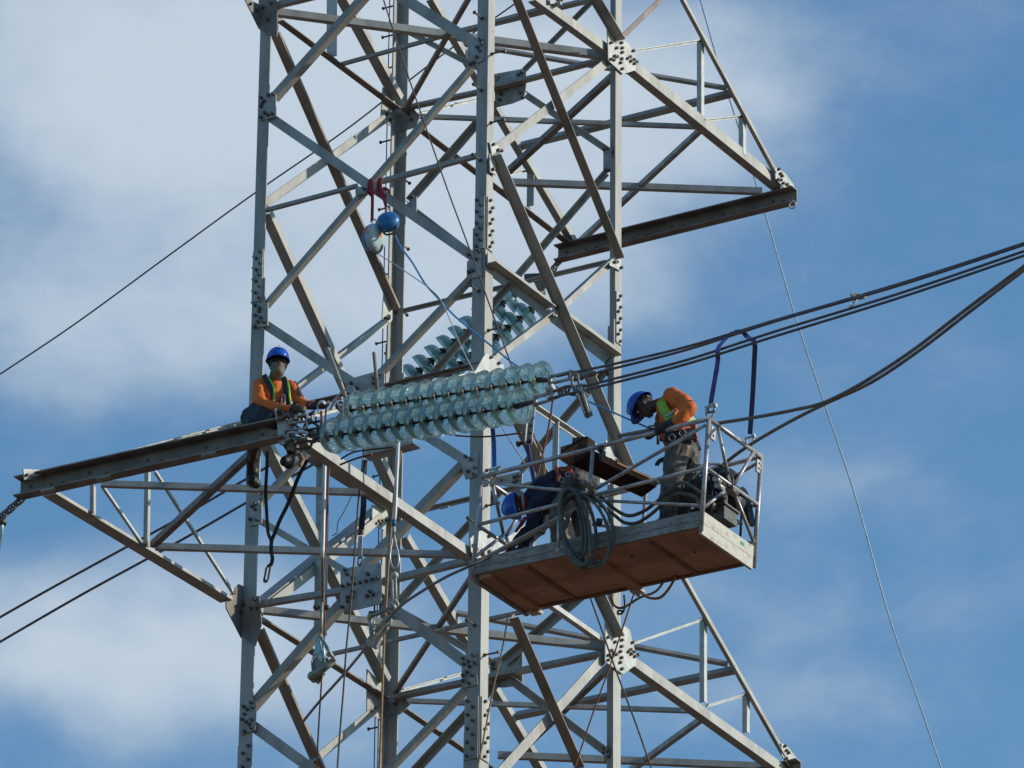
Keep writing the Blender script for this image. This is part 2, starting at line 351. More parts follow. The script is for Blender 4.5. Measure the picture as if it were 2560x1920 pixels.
cnt = [0]
def member(pl, x1, y1, x2, y2, w, st='lb', mt='steel', name='diagonal_brace', w2=None, off=None, parent=None, th=.011):
    p0, n = PL[pl]; cnt[0] += 1; jit = (cnt[0] % 13)*.00045
    if off is None:
        off = 0 if pl[0] in 'LT' else (-.018 if (y2-y1)*(x2-x1) > 0 else -.030)
        if pl[0] in 'LT': off = -.02*(cnt[0] % 3)
    off -= jit
    if st == 'h':
        q = (p0+n*off, n); W = w/1.31/248
        dx, dy = x2-x1, y2-y1; L = math.hypot(dx, dy); ux, uy = -dy/L, dx/L
        if uy < 0: ux, uy = -ux, -uy
        s_ = .2*w; A_ = at(x1+ux*s_, y1+uy*s_, q); B_ = at(x2+ux*s_, y2+uy*s_, q)
        d = (B_-A_).normalized(); t = n.cross(d); t = t if t.dot(F) > 0 else -t
        mb = MB(); mb.bar(A_, B_, t, n, 0, th, 0, W); mb.bar(A_, B_, t, n, th, W, 0, th)
        return mb.build(name, mt, parent or tower)
    mid = Vector(((x1+x2)/2, (y1+y2)/2)); im = Vector((x2-x1, y2-y1)).normalized()
    def scale(vec, q):
        c = at(mid.x, mid.y, q); a = Vector(proj(c+vec*.1)); b2 = Vector(proj(c-vec*.1)); e = a-b2
        return abs(e.x*im.y-e.y*im.x)/.2
    if st == 'os':
        q0 = (p0+n*(off+.03), n); W = w/max(60, scale(n, q0)); q = (p0+n*(off+W/2), n)
        A_, B_ = at(x1, y1, q), at(x2, y2, q); d = (B_-A_).normalized(); t = n.cross(d)
        pr = Vector(proj(A_+t))-Vector(proj(A_)); t = t if pr.x > 0 else -t
        mb = MB(); mb.bar(A_, B_, t, n, -th/2, th/2, -W/2, W/2)
        W2 = w2 or W; mb.bar(A_, B_, t, n, th/2, W2, -W/2, -W/2+th)
        if mt == 'leg': mb.bar(A_, B_, t, n, -th/2-.016, -th/2, -W/2, -W/2+th)
        return mb.build(name, mt, parent or tower)
    q = (p0+n*off, n); A_, B_ = at(x1, y1, q), at(x2, y2, q); d = (B_-A_).normalized(); t = n.cross(d)
    pr = Vector(proj(A_+t))-Vector(proj(A_)); ver = abs(im.x) < .25
    if (pr.x < 0) if ver else (pr.y > 0): t = -t       # t points up in the picture (right, for uprights)
    W = w/scale(t, q); W2 = (w2/248 if w2 else W)
    s_ = -1 if st[1] in 'bl' else 1
    if not w2:      # the measured width takes in the visible strip of the outstanding flange
        c0 = Vector(proj((A_+B_)/2)); fv = n*(.1 if st[0] == 'o' else -.1)
        pt_ = Vector(proj((A_+B_)/2+t*.1))-c0; pf = Vector(proj((A_+B_)/2+fv))-c0; ax_ = Vector((-im.y, im.x))
        a1 = pt_.dot(ax_); a2 = pf.dot(ax_); k_ = a2/a1*s_
        if k_ > 0:
            W = W/(1+k_); W2 = W; sh_ = t*(-s_*k_*W/2); A_ = A_+sh_; B_ = B_+sh_
    mb = MB(); mb.bar(A_, B_, t, n, -W/2, W/2, -th, 0)
    e0, e1 = sorted((s_*W/2, s_*(W/2-th)))
    if st[0] == 'l': mb.bar(A_, B_, t, n, e0, e1, -th-W2, -th)
    elif st[0] == 'o': mb.bar(A_, B_, t, n, e0, e1, 0, W2)
    return mb.build(name, mt, parent or tower)
def plate(pl, pts, bolts=(), mt='plate', off=.002, th=.012, name='gusset_plate', parent=None, br=.017):
    p0, n = PL[pl]; q = (p0+n*off, n); side = 1 if n.dot(F) < 0 else -1
    mb = MB(); mb.prism([at(x, y, q) for x, y in pts], n, th)
    for x, y in bolts:
        c = at(x, y, q); mb.bolt(c+n*(th if side > 0 else 0), n*side, br, .03, 1)
    return mb.build(name, [mt, 'bolt'], parent or tower)

m = member
# ---- front left face (A-B)
m('AB', 684, 246, 936, -36, 27); m('AB', 1199, 116, 944, -45, 28)
m('AB', 664, 285, 1186, 644, 24); m('AB', 1178, 170, 664, 765, 20)
m('AB', 658, 527, 893, 464, 12, name='strut'); m('AB', 950, 454, 1196, 388, 15, name='strut')
m('AB', 1180, 693, 935, 950, 21); m('AB', 640, 796, 912, 976, 24)
m('AB', 622, 1044, 1206, 909, 15, 'ot', 'beam', name='strut')
m('AB', 905, 987, 1184, 1165, 24); m('AB', 905, 987, 628, 1280, 20)
m('AB', 1158, 1163, 905, 1423, 30); m('AB', 652, 1303, 868, 1430, 17)
m('AB', 640, 1512, 872, 1474, 19, name='strut'); m('AB', 950, 1456, 1196, 1395, 21, name='strut')
m('AB', 852, 1512, 628, 1770, 31); m('AB', 925, 1477, 1178, 1668, 28)
m('AB', 620, 1806, 900, 2010, 28); m('AB', 1172, 1716, 880, 2020, 22)
m('AB', 660, 20, 930, -46, 20, name='strut')
m('AB', 1100, 1271, 1120, 1266, 4)
plate('AB', [(853, 1423), (949, 1408), (955, 1411), (955, 1510), (893, 1525), (862, 1528), (852, 1520)],
      [(865, 1427), (870, 1438), (884, 1447), (859, 1467), (874, 1463), (888, 1461), (903, 1458), (918, 1454), (933, 1450), (947, 1447), (884, 1481), (882, 1493), (871, 1495), (871, 1505), (858, 1519), (922, 1437), (927, 1481), (935, 1488), (921, 1492)], 'plate', off=.004)
plate('AB', [(868, 950), (940, 930), (962, 935), (962, 968), (905, 985), (868, 982)], [(938, 948), (936, 960), (948, 938), (945, 966), (880, 960), (895, 972)], off=.004)
plate('AB', [(652, 238), (686, 232), (691, 236), (691, 292), (652, 303)], [(655, 246), (663, 254), (655, 268), (673, 240), (685, 237), (664, 284), (672, 289), (683, 286), (655, 296), (658, 260)], off=.004)
plate('AB', [(1170, 116), (1200, 95), (1211, 97), (1211, 150), (1175, 169), (1170, 160)], [(1203, 101), (1196, 120), (1202, 128), (1195, 145), (1178, 162), (1187, 158), (1206, 112)], off=.004)
plate('AB', [(633, 764), (671, 757), (671, 815), (633, 822)], [(640, 765), (652, 772), (650, 780), (641, 790), (654, 796), (662, 806), (648, 806), (640, 818)], off=.004)
plate('AB', [(1169, 655), (1205, 628), (1206, 690), (1176, 698), (1168, 690)], [(1174, 639), (1186, 648), (1200, 630), (1175, 682), (1185, 678), (1193, 650)], off=.004)
plate('AB', [(624, 1262), (656, 1256), (656, 1310), (624, 1316)], [(632, 1268), (640, 1275), (628, 1300), (645, 1302), (640, 1262)], off=.004)
plate('AB', [(1152, 1155), (1196, 1130), (1196, 1190), (1165, 1200)], [(1167, 1143), (1180, 1150), (1190, 1170), (1172, 1180), (1188, 1188)], off=.004)
plate('AB', [(606, 1760), (642, 1752), (640, 1826), (604, 1838)], [(612, 1768), (620, 1775), (630, 1758), (614, 1787), (608, 1800), (618, 1806), (626, 1812), (632, 1800), (630, 1822), (614, 1830), (634, 1770)], 'plate', off=.004)
plate('AB', [(1155, 1640), (1192, 1632), (1196, 1712), (1156, 1722)], [(1160, 1648), (1173, 1655), (1186, 1640), (1162, 1662), (1176, 1668), (1170, 1682), (1182, 1690), (1160, 1690), (1160, 1704), (1175, 1710), (1190, 1660)], 'plate', off=.004)
plate('AB', [(1008, 518), (1043, 492), (1043, 528), (1030, 540)], [(1027, 496), (1034, 494)], off=-.05)
plate('AB', [(890, 470), (925, 462), (915, 485), (890, 488)], [(913, 474), (922, 478)], off=-.006)
# joint plates round leg A at the two arm levels (shade put in as a darker steel, seen from outside)
plate('DA', [(610, -8), (696, 35), (696, 96), (675, 96), (648, 70)], [(625, 10), (640, 26), (650, 44)], 'beam', off=.006)
plate('AB', [(648, -20), (694, -30), (694, 92), (675, 90), (648, 70)], [(660, 20), (680, 10), (672, 50)], 'beam', off=.006)
plate('DA', [(566, 1500), (597, 1460), (640, 1480), (655, 1560), (640, 1615), (604, 1594), (566, 1520)], [(583, 1482), (605, 1505), (620, 1525), (600, 1530), (622, 1550)], 'beam', off=.006)
plate('AB', [(604, 1500), (650, 1490), (655, 1560), (640, 1615), (604, 1590)], [(612, 1512), (640, 1500), (630, 1522), (645, 1520)], 'beam', off=.006)

# ---- right front face (B-C), sunlit
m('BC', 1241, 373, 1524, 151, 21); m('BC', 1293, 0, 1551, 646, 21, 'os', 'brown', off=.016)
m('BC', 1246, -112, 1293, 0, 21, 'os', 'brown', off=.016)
m('BC', 1240, 388, 1572, 1165, 27, 'os', 'leg', w2=.05, off=.017)
m('BC', 1229, 656, 1378, 768, 19, 'os', 'leg', w2=.12, off=.016); m('BC', 1420, 797, 1546, 889, 17, 'os', 'leg', w2=.12, off=.016)
m('BC', 1233, 898, 1390, 781, 20, 'ot', w2=12); m('BC', 1390, 781, 1526, 657, 20, 'ot', w2=12)
m('BC', 1484, -12, 1551, 100, 26, 'os', 'leg', w2=.06, off=.018)
m('BC', 1242, 935, 1548, 1592, 28, 'os', 'leg', w2=.06, off=.016)
m('BC', 1332, 1012, 1500, 1126, 17, 'ot', 'bright'); m('BC', 1225, 945, 1332, 1012, 17, 'ot', 'bright'); m('BC', 1500, 1126, 1545, 1158, 17, 'ot', 'bright')
m('BC', 1515, 1180, 1238, 1378, 21, mt='bright'); m('BC', 1340, -10, 1524, 124, 18, mt='steel', w2=20, name='crossarm_chord')
m('BC', 1195, 1384, 1500, 1598, 19, 'lb', 'bright', name='strut')
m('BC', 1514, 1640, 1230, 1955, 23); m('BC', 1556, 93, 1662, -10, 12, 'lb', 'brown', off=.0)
m('BC', 1387, 1046, 1376, 1500, 4, 'or', 'bright', w2=11, name='hanger')
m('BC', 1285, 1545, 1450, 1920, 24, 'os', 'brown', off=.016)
plate('BC', [(1516, 68), (1519, 152), (1556, 186), (1586, 176), (1588, 140), (1571, 112), (1557, 102), (1545, 106), (1537, 110)],
      [(1523, 108), (1537, 121), (1549, 108), (1551, 121), (1551, 132), (1532, 141), (1538, 143), (1523, 149), (1530, 151), (1550, 148), (1565, 147), (1571, 143), (1573, 154), (1580, 150), (1582, 160), (1587, 156), (1547, 158), (1551, 173), (1579, 128)], 'bright', off=.014)
plate('BC', [(1511, 1545), (1511, 1655), (1556, 1686), (1588, 1662), (1588, 1640), (1572, 1575), (1560, 1566), (1545, 1574), (1531, 1588), (1517, 1560)],
      [(1516, 1594), (1533, 1606), (1546, 1581), (1550, 1601), (1549, 1617), (1524, 1627), (1530, 1633), (1536, 1637), (1516, 1639), (1524, 1643), (1516, 1651), (1546, 1630), (1567, 1630), (1572, 1625), (1574, 1636), (1580, 1631), (1583, 1642), (1590, 1638), (1549, 1645), (1546, 1657), (1550, 1673), (1577, 1607)], 'bright', off=.014)
plate('BC', [(1173, 1347), (1190, 1330), (1206, 1326), (1212, 1325), (1226, 1343), (1252, 1358), (1254, 1396), (1220, 1412), (1190, 1402), (1176, 1380)],
      [(1219, 1341), (1180, 1364), (1223, 1363), (1186, 1375), (1201, 1378), (1219, 1380), (1203, 1387)], 'bright', off=.014, br=.02)
plate('BC', [(1183, 933), (1212, 883), (1231, 895), (1257, 914), (1256, 941), (1225, 951), (1200, 948)], [(1190, 936), (1196, 935), (1203, 933), (1209, 931), (1224, 894), (1243, 909)], 'bright', off=.013)
plate('BC', [(1222, 355), (1232, 357), (1249, 370), (1252, 380), (1222, 395), (1222, 428), (1236, 438)], [(1229, 362), (1241, 376), (1249, 378), (1227, 425)], 'bright', off=.013)
plate('BC', [(1222, 394), (1236, 400), (1238, 438), (1223, 430)], [(1228, 424)], 'bright', off=.026)
plate('BC', [(1522, 656), (1522, 664), (1550, 678), (1552, 650), (1540, 640)], [(1532, 656), (1537, 656), (1549, 670)], 'bright', off=.013)
plate('BC', [(1512, 1098), (1520, 1110), (1536, 1150), (1545, 1165), (1512, 1165)], [(1520, 1150)], 'bright', off=.013)
plate('BC', [(1380, 768), (1393, 764), (1396, 782), (1382, 790)], [(1386, 770)], 'bright', off=.012)
plate('BC', [(1498, 1180), (1520, 1192), (1522, 1212), (1497, 1206)], [], 'bright', off=.012)
plate('BC', [(1373, -12), (1402, -12), (1402, 10), (1373, 10)], [(1391, 0), (1398, 2)], 'plate', off=.004)

# ---- rear right face (C-D), seen from inside
m('CD', 1010, 272, 1192, 232, 15, name='strut'); m('CD', 1192, 232, 1518, 147, 16, name='strut')
m('CD', 1311, 176, 1490, -6, 13, 'lt'); m('CD', 1245, 197, 1010, 74, 14, 'lt')
m('CD', 1316, 238, 1535, 386, 17, 'lt'); m('CD', 1240, 255, 1024, 503, 22, 'lt')
m('CD', 1516, 432, 1290, 695, 18, 'lt', 'plate'); m('CD', 1290, 695, 995, 1036, 18, 'lt')
m('CD', 1022, 520, 1520, 899, 24, 'lt'); m('CD', 1008, 778, 1520, 655, 12, 'lt', name='strut')
m('CD', 1511, 930, 1300, 1178, 20, 'lt'); m('CD', 995, 1040, 1250, 1205, 20, 'lt')
m('CD', 985, 1293, 1530, 1163, 13, 'lt', name='strut'); m('CD', 1250, 1228, 985, 1520, 20, 'lt')
m('CD', 1285, 1225, 1535, 1395, 18, 'lt')
m('CD', 990, 1743, 1512, 1634, 19, name='strut'); m('CD', 1260, 1654, 1520, 1432, 26, 'lt')
m('CD', 985, 1520, 1235, 1660, 18, 'lt'); m('CD', 1285, 1705, 1524, 1886, 22, 'lt'); m('CD', 1240, 1708, 985, 1985, 24, 'lt')
plate('CD', [(1235, 185), (1316, 170), (1315, 214), (1310, 246), (1280, 258), (1238, 268)], [(1297, 188), (1305, 182), (1253, 236), (1250, 250), (1308, 245), (1262, 215), (1302, 232)], off=-.012)
plate('CD', [(1224, 1648), (1306, 1625), (1306, 1712), (1260, 1718), (1224, 1718)], [(1233, 1662), (1234, 1672), (1290, 1640), (1298, 1637), (1240, 1700), (1290, 1700)], off=-.012)
plate('CD', [(1238, 1192), (1306, 1178), (1305, 1215), (1262, 1215), (1244, 1200)], [(1287, 1194), (1297, 1190), (1286, 1207), (1293, 1201)], off=-.012)
plate('CD', [(1508, 372), (1530, 376), (1533, 425), (1508, 435)], [(1512, 377), (1521, 373), (1515, 427), (1523, 426), (1534, 384)], off=-.012)
plate('CD', [(1511, 895), (1536, 890), (1536, 945), (1511, 938)], [(1520, 915), (1518, 933)], off=-.012)
plate('CD', [(1506, 1668), (1528, 1660), (1530, 1700), (1506, 1690)], [], off=-.012)
plate('CD', [(1508, 1868), (1528, 1864), (1530, 1900), (1510, 1904)], [(1511, 1873), (1511, 1884), (1522, 1881), (1522, 1893)], off=-.012)

# ---- rear left face (D-A), inner side lit
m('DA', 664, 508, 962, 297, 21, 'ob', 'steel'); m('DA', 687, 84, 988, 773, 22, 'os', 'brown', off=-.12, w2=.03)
m('DA', 664, 536, 978, 1226, 25, 'os', 'leg', w2=.06, off=-.14); m('DA', 700, 1000, 965, 802, 19, 'ot'); m('DA', 640, 1052, 700, 1003, 19, 'ot')
m('DA', 652, 1530, 955, 1292, 21, 'ob', 'steel'); m('DA', 612, 1533, 960, 1255, 17, 'os', 'steel', off=.0, w2=.05)
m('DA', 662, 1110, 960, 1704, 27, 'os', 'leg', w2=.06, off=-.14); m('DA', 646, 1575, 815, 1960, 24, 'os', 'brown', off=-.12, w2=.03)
m('DA', 780, 1905, 935, 1775, 19, 'ob', 'steel'); m('DA', 600, 2040, 780, 1905, 19, 'lt')
m('DA', 693, 48, 985, 267, 13, mt='beam', name='strut'); m('DA', 840, -28, 992, 250, 26, 'os', 'leg', w2=.06, off=-.14)
m('DA', 620, 1047, 962, 1264, 22, mt='leg', name='strut'); m('DA', 650, 1548, 958, 1742, 15, mt='beam', name='strut')
m('DA', 824, -30, 823, 150, 14, 'll', 'bright', name='hanger'); m('DA', 800, 1172, 793, 1600, 18, 'll', 'plate', name='hanger')
plate('DA', [(958, 218), (986, 250), (986, 318), (960, 305), (953, 290)], [(966, 285), (975, 300)], off=-.03)
plate('DA', [(960, 735), (972, 745), (988, 790), (975, 808), (956, 800)], [(962, 795), (968, 797), (985, 780)], 'bright', off=-.03)
plate('DA', [(931, 1262), (965, 1275), (972, 1290), (962, 1325), (931, 1312)], [(938, 1309), (948, 1309), (944, 1303), (953, 1302), (966, 1301)], 'bright', off=-.03)
plate('DA', [(918, 1672), (955, 1710), (955, 1800), (918, 1783)], [(925, 1778), (935, 1770)], 'plate', off=-.03)
plate('CD', [(992, 240), (1030, 268), (1050, 290), (1040, 318), (992, 330)], [(1010, 275), (1022, 285), (1030, 300)], 'plate', off=-.03)
plate('CD', [(965, 1735), (1005, 1735), (1025, 1760), (1000, 1785), (965, 1790)], [(1004, 1742), (990, 1760)], 'plate', off=-.03)

# ---- plan bracing at the two arm levels
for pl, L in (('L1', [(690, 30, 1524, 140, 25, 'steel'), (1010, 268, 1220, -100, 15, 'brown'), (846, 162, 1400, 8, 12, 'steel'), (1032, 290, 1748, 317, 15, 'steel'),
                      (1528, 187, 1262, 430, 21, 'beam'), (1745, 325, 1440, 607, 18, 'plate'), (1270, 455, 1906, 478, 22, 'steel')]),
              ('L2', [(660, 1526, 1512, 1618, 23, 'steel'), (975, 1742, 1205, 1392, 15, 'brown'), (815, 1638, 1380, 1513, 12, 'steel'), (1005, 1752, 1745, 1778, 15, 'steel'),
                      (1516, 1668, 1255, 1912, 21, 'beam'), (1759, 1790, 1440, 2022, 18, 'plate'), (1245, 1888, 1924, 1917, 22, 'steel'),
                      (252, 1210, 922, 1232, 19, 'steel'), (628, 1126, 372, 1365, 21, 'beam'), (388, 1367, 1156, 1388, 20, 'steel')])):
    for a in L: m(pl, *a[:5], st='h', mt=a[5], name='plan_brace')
m('T1', 1140, 103, 1817, 217, 14, 'h', name='plan_brace'); m('T1', 1282, 363, 1826, 227, 22, 'h', 'leg', name='plan_brace'); m('T1', 1122, 80, 1640, -46, 17, 'h', name='plan_brace')
m('T2', 1141, 1529, 1819, 1657, 15, 'h', name='plan_brace'); m('T2', 1285, 1785, 1834, 1669, 22, 'h', 'leg', name='plan_brace')

# ---- the arms' side trusses
def arm(*a, **k): return m(*a, **{**dict(name='crossarm_chord'), **k})
arm('BC', 1572, 152, 1952, 459, 20, mt='steel', w2=24); arm('DA', 1012, 296, 1420, 609, 13, mt='beam')
arm('BC', 1700, -8, 1937, 433, 9, 'os', 'steel', w2=.10, off=-.004); arm('DA', 1075, 0, 1432, 610, 18, 'os', 'leg', w2=.06, off=-.13)
arm('BC', 1572, 1643, 1972, 1931, 20, mt='steel', w2=24); arm('DA', 1004, 1770, 1400, 2042, 13, mt='beam')
arm('BC', 1690, 1416, 1960, 1892, 9, 'os', 'steel', w2=.10, off=-.004); arm('DA', 1008, 1345, 1370, 1960, 22, 'os', 'leg', w2=.06, off=-.13)
arm('DA', 138, 1231, 580, 1497, 7, 'ob', 'steel', w2=34); arm('BC', 755, 1089, 1186, 1387, 20, mt='steel', w2=24)
arm('DA', 75, 1195, 625, 1050, 9, 'lt', 'plate'); arm('BC', 700, 1060, 1185, 934, 13, 'ot', 'bright', w2=14)
m('DA', 465, 1092, 612, 1058, 11, 'lt', 'steel', name='web_brace', off=.02)
wb = dict(name='web_brace')
m('BC', 1573, 130, 1765, 100, 7, 'ot', 'bright', w2=6, **wb); m('BC', 1757, 104, 1757, 300, 7, 'll', 'bright', w2=11, **wb)
m('BC', 1760, 302, 1866, 290, 7, 'ot', 'bright', w2=6, **wb); m('BC', 1861, 292, 1862, 386, 7, 'll', 'bright', w2=11, **wb)
m('BC', 1580, 1610, 1768, 1545, 7, 'ot', 'bright', w2=6, **wb); m('BC', 1764, 1545, 1764, 1756, 7, 'll', 'bright', w2=11, **wb)
m('BC', 1767, 1765, 1877, 1733, 7, 'ot', 'bright', w2=6, **wb); m('BC', 1871, 1733, 1871, 1832, 7, 'll', 'bright', w2=11, **wb)
m('DA', 1012, 291, 1218, 242, 9, 'lt', 'bright', **wb); m('DA', 1270, 437, 1318, 425, 8, 'lt', 'bright', **wb); m('DA', 1322, 422, 1321, 520, 9, 'll', 'steel', **wb)
m('DA', 1000, 1727, 1215, 1668, 9, 'lt', 'bright', **wb)
m('DA', 231, 1214, 231, 1288, 13, 'll', 'steel', w2=8, **wb); m('DA', 368, 1178, 365, 1364, 14, 'll', 'steel', w2=9, **wb)
m('DA', 255, 1216, 352, 1357, 8, 'lb', 'bright', w2=5, **wb); m('DA', 386, 1178, 580, 1480, 8, 'lb', 'bright', w2=5, **wb)
plate('BC', [(1935, 418), (1937, 448), (1966, 478), (1985, 480), (1982, 463), (1962, 435), (1946, 424)], [(1943, 424), (1947, 435), (1951, 441), (1941, 450), (1948, 451), (1954, 459), (1963, 462), (1968, 468)], 'bright', off=.014)
plate('BC', [(1951, 1858), (1953, 1890), (1970, 1915), (2000, 1922), (1990, 1895), (1965, 1865)], [(1958, 1866), (1962, 1877), (1967, 1883), (1961, 1897), (1970, 1906), (1978, 1904)], 'bright', off=.014)
plate('DA', [(58, 1172), (95, 1174), (140, 1180), (150, 1184), (62, 1200)], [(65, 1188), (77, 1190)], 'bright', off=-.03)
plate('BC', [(686, 1022), (746, 1038), (748, 1052), (742, 1062), (690, 1050)], [(694, 1040), (704, 1042), (738, 1044), (726, 1047)], 'bright', off=-.02)
# underslung bracket over leg D
p0, nn = Q(-1.45); mb = MB()
pa, pb = at(905, 1140, (p0, nn)), at(1030, 1108, (p0, nn)); dd = (pb-pa).normalized()
mb.bar(pa, pb, UP, nn, 0, .13, 0, .012); mb.bar(pa, pb, UP, nn, 0, .012, .012, .16); mb.build('bracket', 'plate', tower)

# ---- end beams of the arms: rolled channels, toes outwards
def endbeam(p, q, face, h=.178, fl=.12):
    d = (q-p).normalized(); o = face; mb = MB()
    mb.bar(p, q, UP, o, 0, h, -.012, 0)
    mb.bar(p, q, UP, o, h, h+.014, -.012, fl); mb.bar(p, q, UP, o, -.014, 0, -.012, fl)
    L = (q-p).length
    for k in range(14):
        c = p+d*(L*(k+.5)/14+.05*math.sin(k*2.3))+UP*h*(.35 if k % 3 else .6); mb.bolt(c, o, .016, .014, 1)
    return mb
o_ = S2/2+3.60
pl_ = Q(-o_-.05); a, b_ = at(50, 1247, pl_), at(722, 1098, pl_)
bm = endbeam(a, b_, -E2).build('crossarm_beam', ['beam', 'bolt'], tower)
mb = MB(); d_ = (b_-a).normalized()
for t_ in (.12, .33, .72): c = a.lerp(b_, t_)-E2*.06; mb.prism([c-d_*.09-UP*.016, c+d_*.09-UP*.016, c+d_*.11-E2*.06-UP*.016, c-d_*.05-E2*.06-UP*.016], UP, -.012)
mb.build('lug', 'plate', bm)
for (x0, y0, x1, y1) in ((1395, 655, 1992, 508), (1400, 2085, 2002, 1940)):
    pl_ = Q(o_-.05); a, b_ = at(x0, y0, pl_), at(x1, y1, pl_)
    endbeam(a, b_, -E2, .155, .10).build('crossarm_beam', ['beam', 'bolt'], tower)
mb = MB(); pl_ = Q(o_-.17); pc = at(1981, 503, pl_)
mb.tube([pc+E1*.0, pc+E1*.035-UP*.03, pc+E1*.03-UP*.07, pc-UP*.085, pc-E1*.03-UP*.07, pc-E1*.035-UP*.03], .009, closed=True, res=3); mb.build('eye_bolt', 'bright', tower)

# ---- step bolts
def stepbolt(n_, y, dirn, base):
    c0 = None
    for i in range(2001):
        z = 26.5+i*.006; c = corner(n_, z)
        if c0 is None or abs(proj(c)[1]-y) < abs(proj(c0)[1]-y): c0 = c
    c = c0+base*.07; mb = MB(); mb.cyl(c-dirn*.02, c+dirn*.15, .0095, sides=8); mb.cyl(c+dirn*.15, c+dirn*.165, .019, sides=8); mb.cyl(c, c+dirn*.014, .02, sides=6)
    mb.build('step_bolt', 'bolt', tower)
for y in (42, 222, 398, 724, 1305, 1560): stepbolt('B', y, -E2, E1*-1)
for y in (128, 300, 820, 1170, 1258, 1632): stepbolt('B', y, E1, E2)
for y in (20, 92, 172, 355, 523, 690, 858, 960, 1190, 1822): stepbolt('D', y, -E1, E2*-1)
for y in (448, 612, 778): stepbolt('D', y, E2, E1)
# climbing safety wire beside leg D
mb = MB(); mb.tube([corner('D', 25)-E1*.06-E2*.10, corner('D', 32)-E1*.065-E2*.10, corner('D', 39)-E1*.06-E2*.10], .006, sides=6); mb.build('climbing_wire', 'cable', tower)
# ================================================================== insulator strings
def disc_meshes():
    """glass shell (axis +Z, cap upwards) and its metal cap and pin, as shared meshes"""
    gl = MB()
    prof = [(.030, .060), (.060, .060), (.090, .056), (.118, .044), (.140, .026), (.155, .002), (.164, -.028), (.170, -.052), (.173, -.060), (.169, -.063), (.163, -.050), (.156, -.026),
            (.147, -.004), (.138, -.034), (.133, -.034), (.126, .012), (.110, -.016), (.104, -.016), (.098, .030), (.080, -.006), (.073, -.006), (.067, .040), (.047, .046), (.030, .040)]
    gl.lathe(prof+[prof[0]], Vector(), UP, 40)
    cp = MB(); cp.lathe([(0, .118), (.020, .118), (.028, .108), (.034, .092), (.050, .078), (.056, .064), (.056, .052), (.046, .046), (0, .046)], Vector(), UP, 20)
    cp.lathe([(0, .03), (.016, .03), (.012, -.02), (.011, -.05), (.016, -.056), (0, -.058)], Vector(), UP, 12)
    res = []
    for mb, nm, mt in ((gl, 'glass_disc', 'glass'), (cp, 'metal_cap', 'bolt')):
        me = bpy.data.meshes.new(nm); me.from_pydata(mb.v, [], mb.f); me.materials.append(MT[mt])
        me.polygons.foreach_set('use_smooth', [True]*len(me.polygons)); me.update()
        bm_ = bmesh.new(); bm_.from_mesh(me); bmesh.ops.recalc_face_normals(bm_, faces=bm_.faces); bm_.to_mesh(me); bm_.free(); res.append(me)
    return res
GM, CM = disc_meshes(); proto = None
def string(p, q, n, label, group, flip=False):
    """n discs, caps towards p"""
    global proto
    t = thing('insulator_string', label, 'insulator', p, group); ax = (p-q).normalized(); rot = ax.to_track_quat('Z', 'Y').to_euler()
    for i in range(n):
        c = p.lerp(q, i/(n-1))
        if proto is None:
            g_ = bpy.data.objects.new('glass_disc', GM); COL.objects.link(g_); k_ = bpy.data.objects.new('metal_cap', CM); COL.objects.link(k_); k_.parent = g_; proto = (g_, k_)
        else:
            g_ = proto[0].copy(); COL.objects.link(g_); k_ = proto[1].copy(); COL.objects.link(k_); k_.parent = g_
        g_.parent = t; g_.location = c-p; g_.rotation_euler = rot
    return t
ROT = R_(7); NI = E2*math.cos(ROT)+E1*math.sin(ROT)      # the line leaves the arm a little towards the road
QI = (at(735, 1085, Q(-5.0)), NI); QJ = (at(850, 1015, Q(-4.62)), NI)
s1a, s1b = at(826, 1091, QI), at(1292, 1016, QI); s2a, s2b = at(884, 1025, QJ), at(1347, 950, QJ)
string(s1a, s1b, 14, 'nearer string of clear green glass discs hanging lowest at the beam end', 'glass insulator strings on the left arm')
string(s2a, s2b, 14, 'string of green glass discs partly hidden behind and above the nearer one', 'glass insulator strings on the left arm')
QR = Q(5.0)
QRF = (at(1345, 720, QR), F.copy())      # these two strings swing back, square to the near leg's line of sight
string(at(1272, 745, QRF), at(1006, 962, QRF), 10, 'far glass insulator string seen edge-on, left of the pair behind the near leg', 'glass insulator strings behind the tower')
string(at(1345, 762, QRF), at(1110, 945, QRF), 9, 'far glass insulator string seen edge-on, the lower right one behind the near leg', 'glass insulator strings behind the tower')

# fittings: shackles, links, yokes
def link(mb, p, q, r=.011, wd=.03, side=None, m=0):
    d = q-p; L = d.length; d.normalize(); s_ = (side or d.orthogonal()).normalized(); s_ = (s_-d*s_.dot(d)).normalized()
    mb.tube([p+s_*wd, p+d*L*.5+s_*wd*1.02, q+s_*wd, q+d*wd*.7, q-s_*wd, p+d*L*.5-s_*wd*1.02, p-s_*wd, p-d*wd*.7], r, 6, True, m, 3)
def shackle(name, p, q, label, mt='bright', r=.012, wd=.035, parent=None, group=None):
    mb = MB(); d = (q-p).normalized(); s_ = (E1-d*E1.dot(d)).normalized()
    mb.tube([p-s_*wd, p+d*.03-s_*wd*1.3, p.lerp(q, .6)-s_*wd*1.2, q, p.lerp(q, .6)+s_*wd*1.2, p+d*.03+s_*wd*1.3, p+s_*wd], r, 6, False, 0, 4)
    mb.cyl(p-s_*wd*1.7, p+s_*wd*1.7, r*1.1, sides=8); mb.cyl(p+s_*wd*1.5, p+s_*wd*2.0, r*2, sides=6)
    return mb.build(name, mt, parent)
t = thing('anchor_fitting', 'cluster of steel shackles, links and bolts joining the beam end to the nearer glass string', 'shackle cluster', at(740, 1080, QI))
bx0 = at(722, 1085, QI)
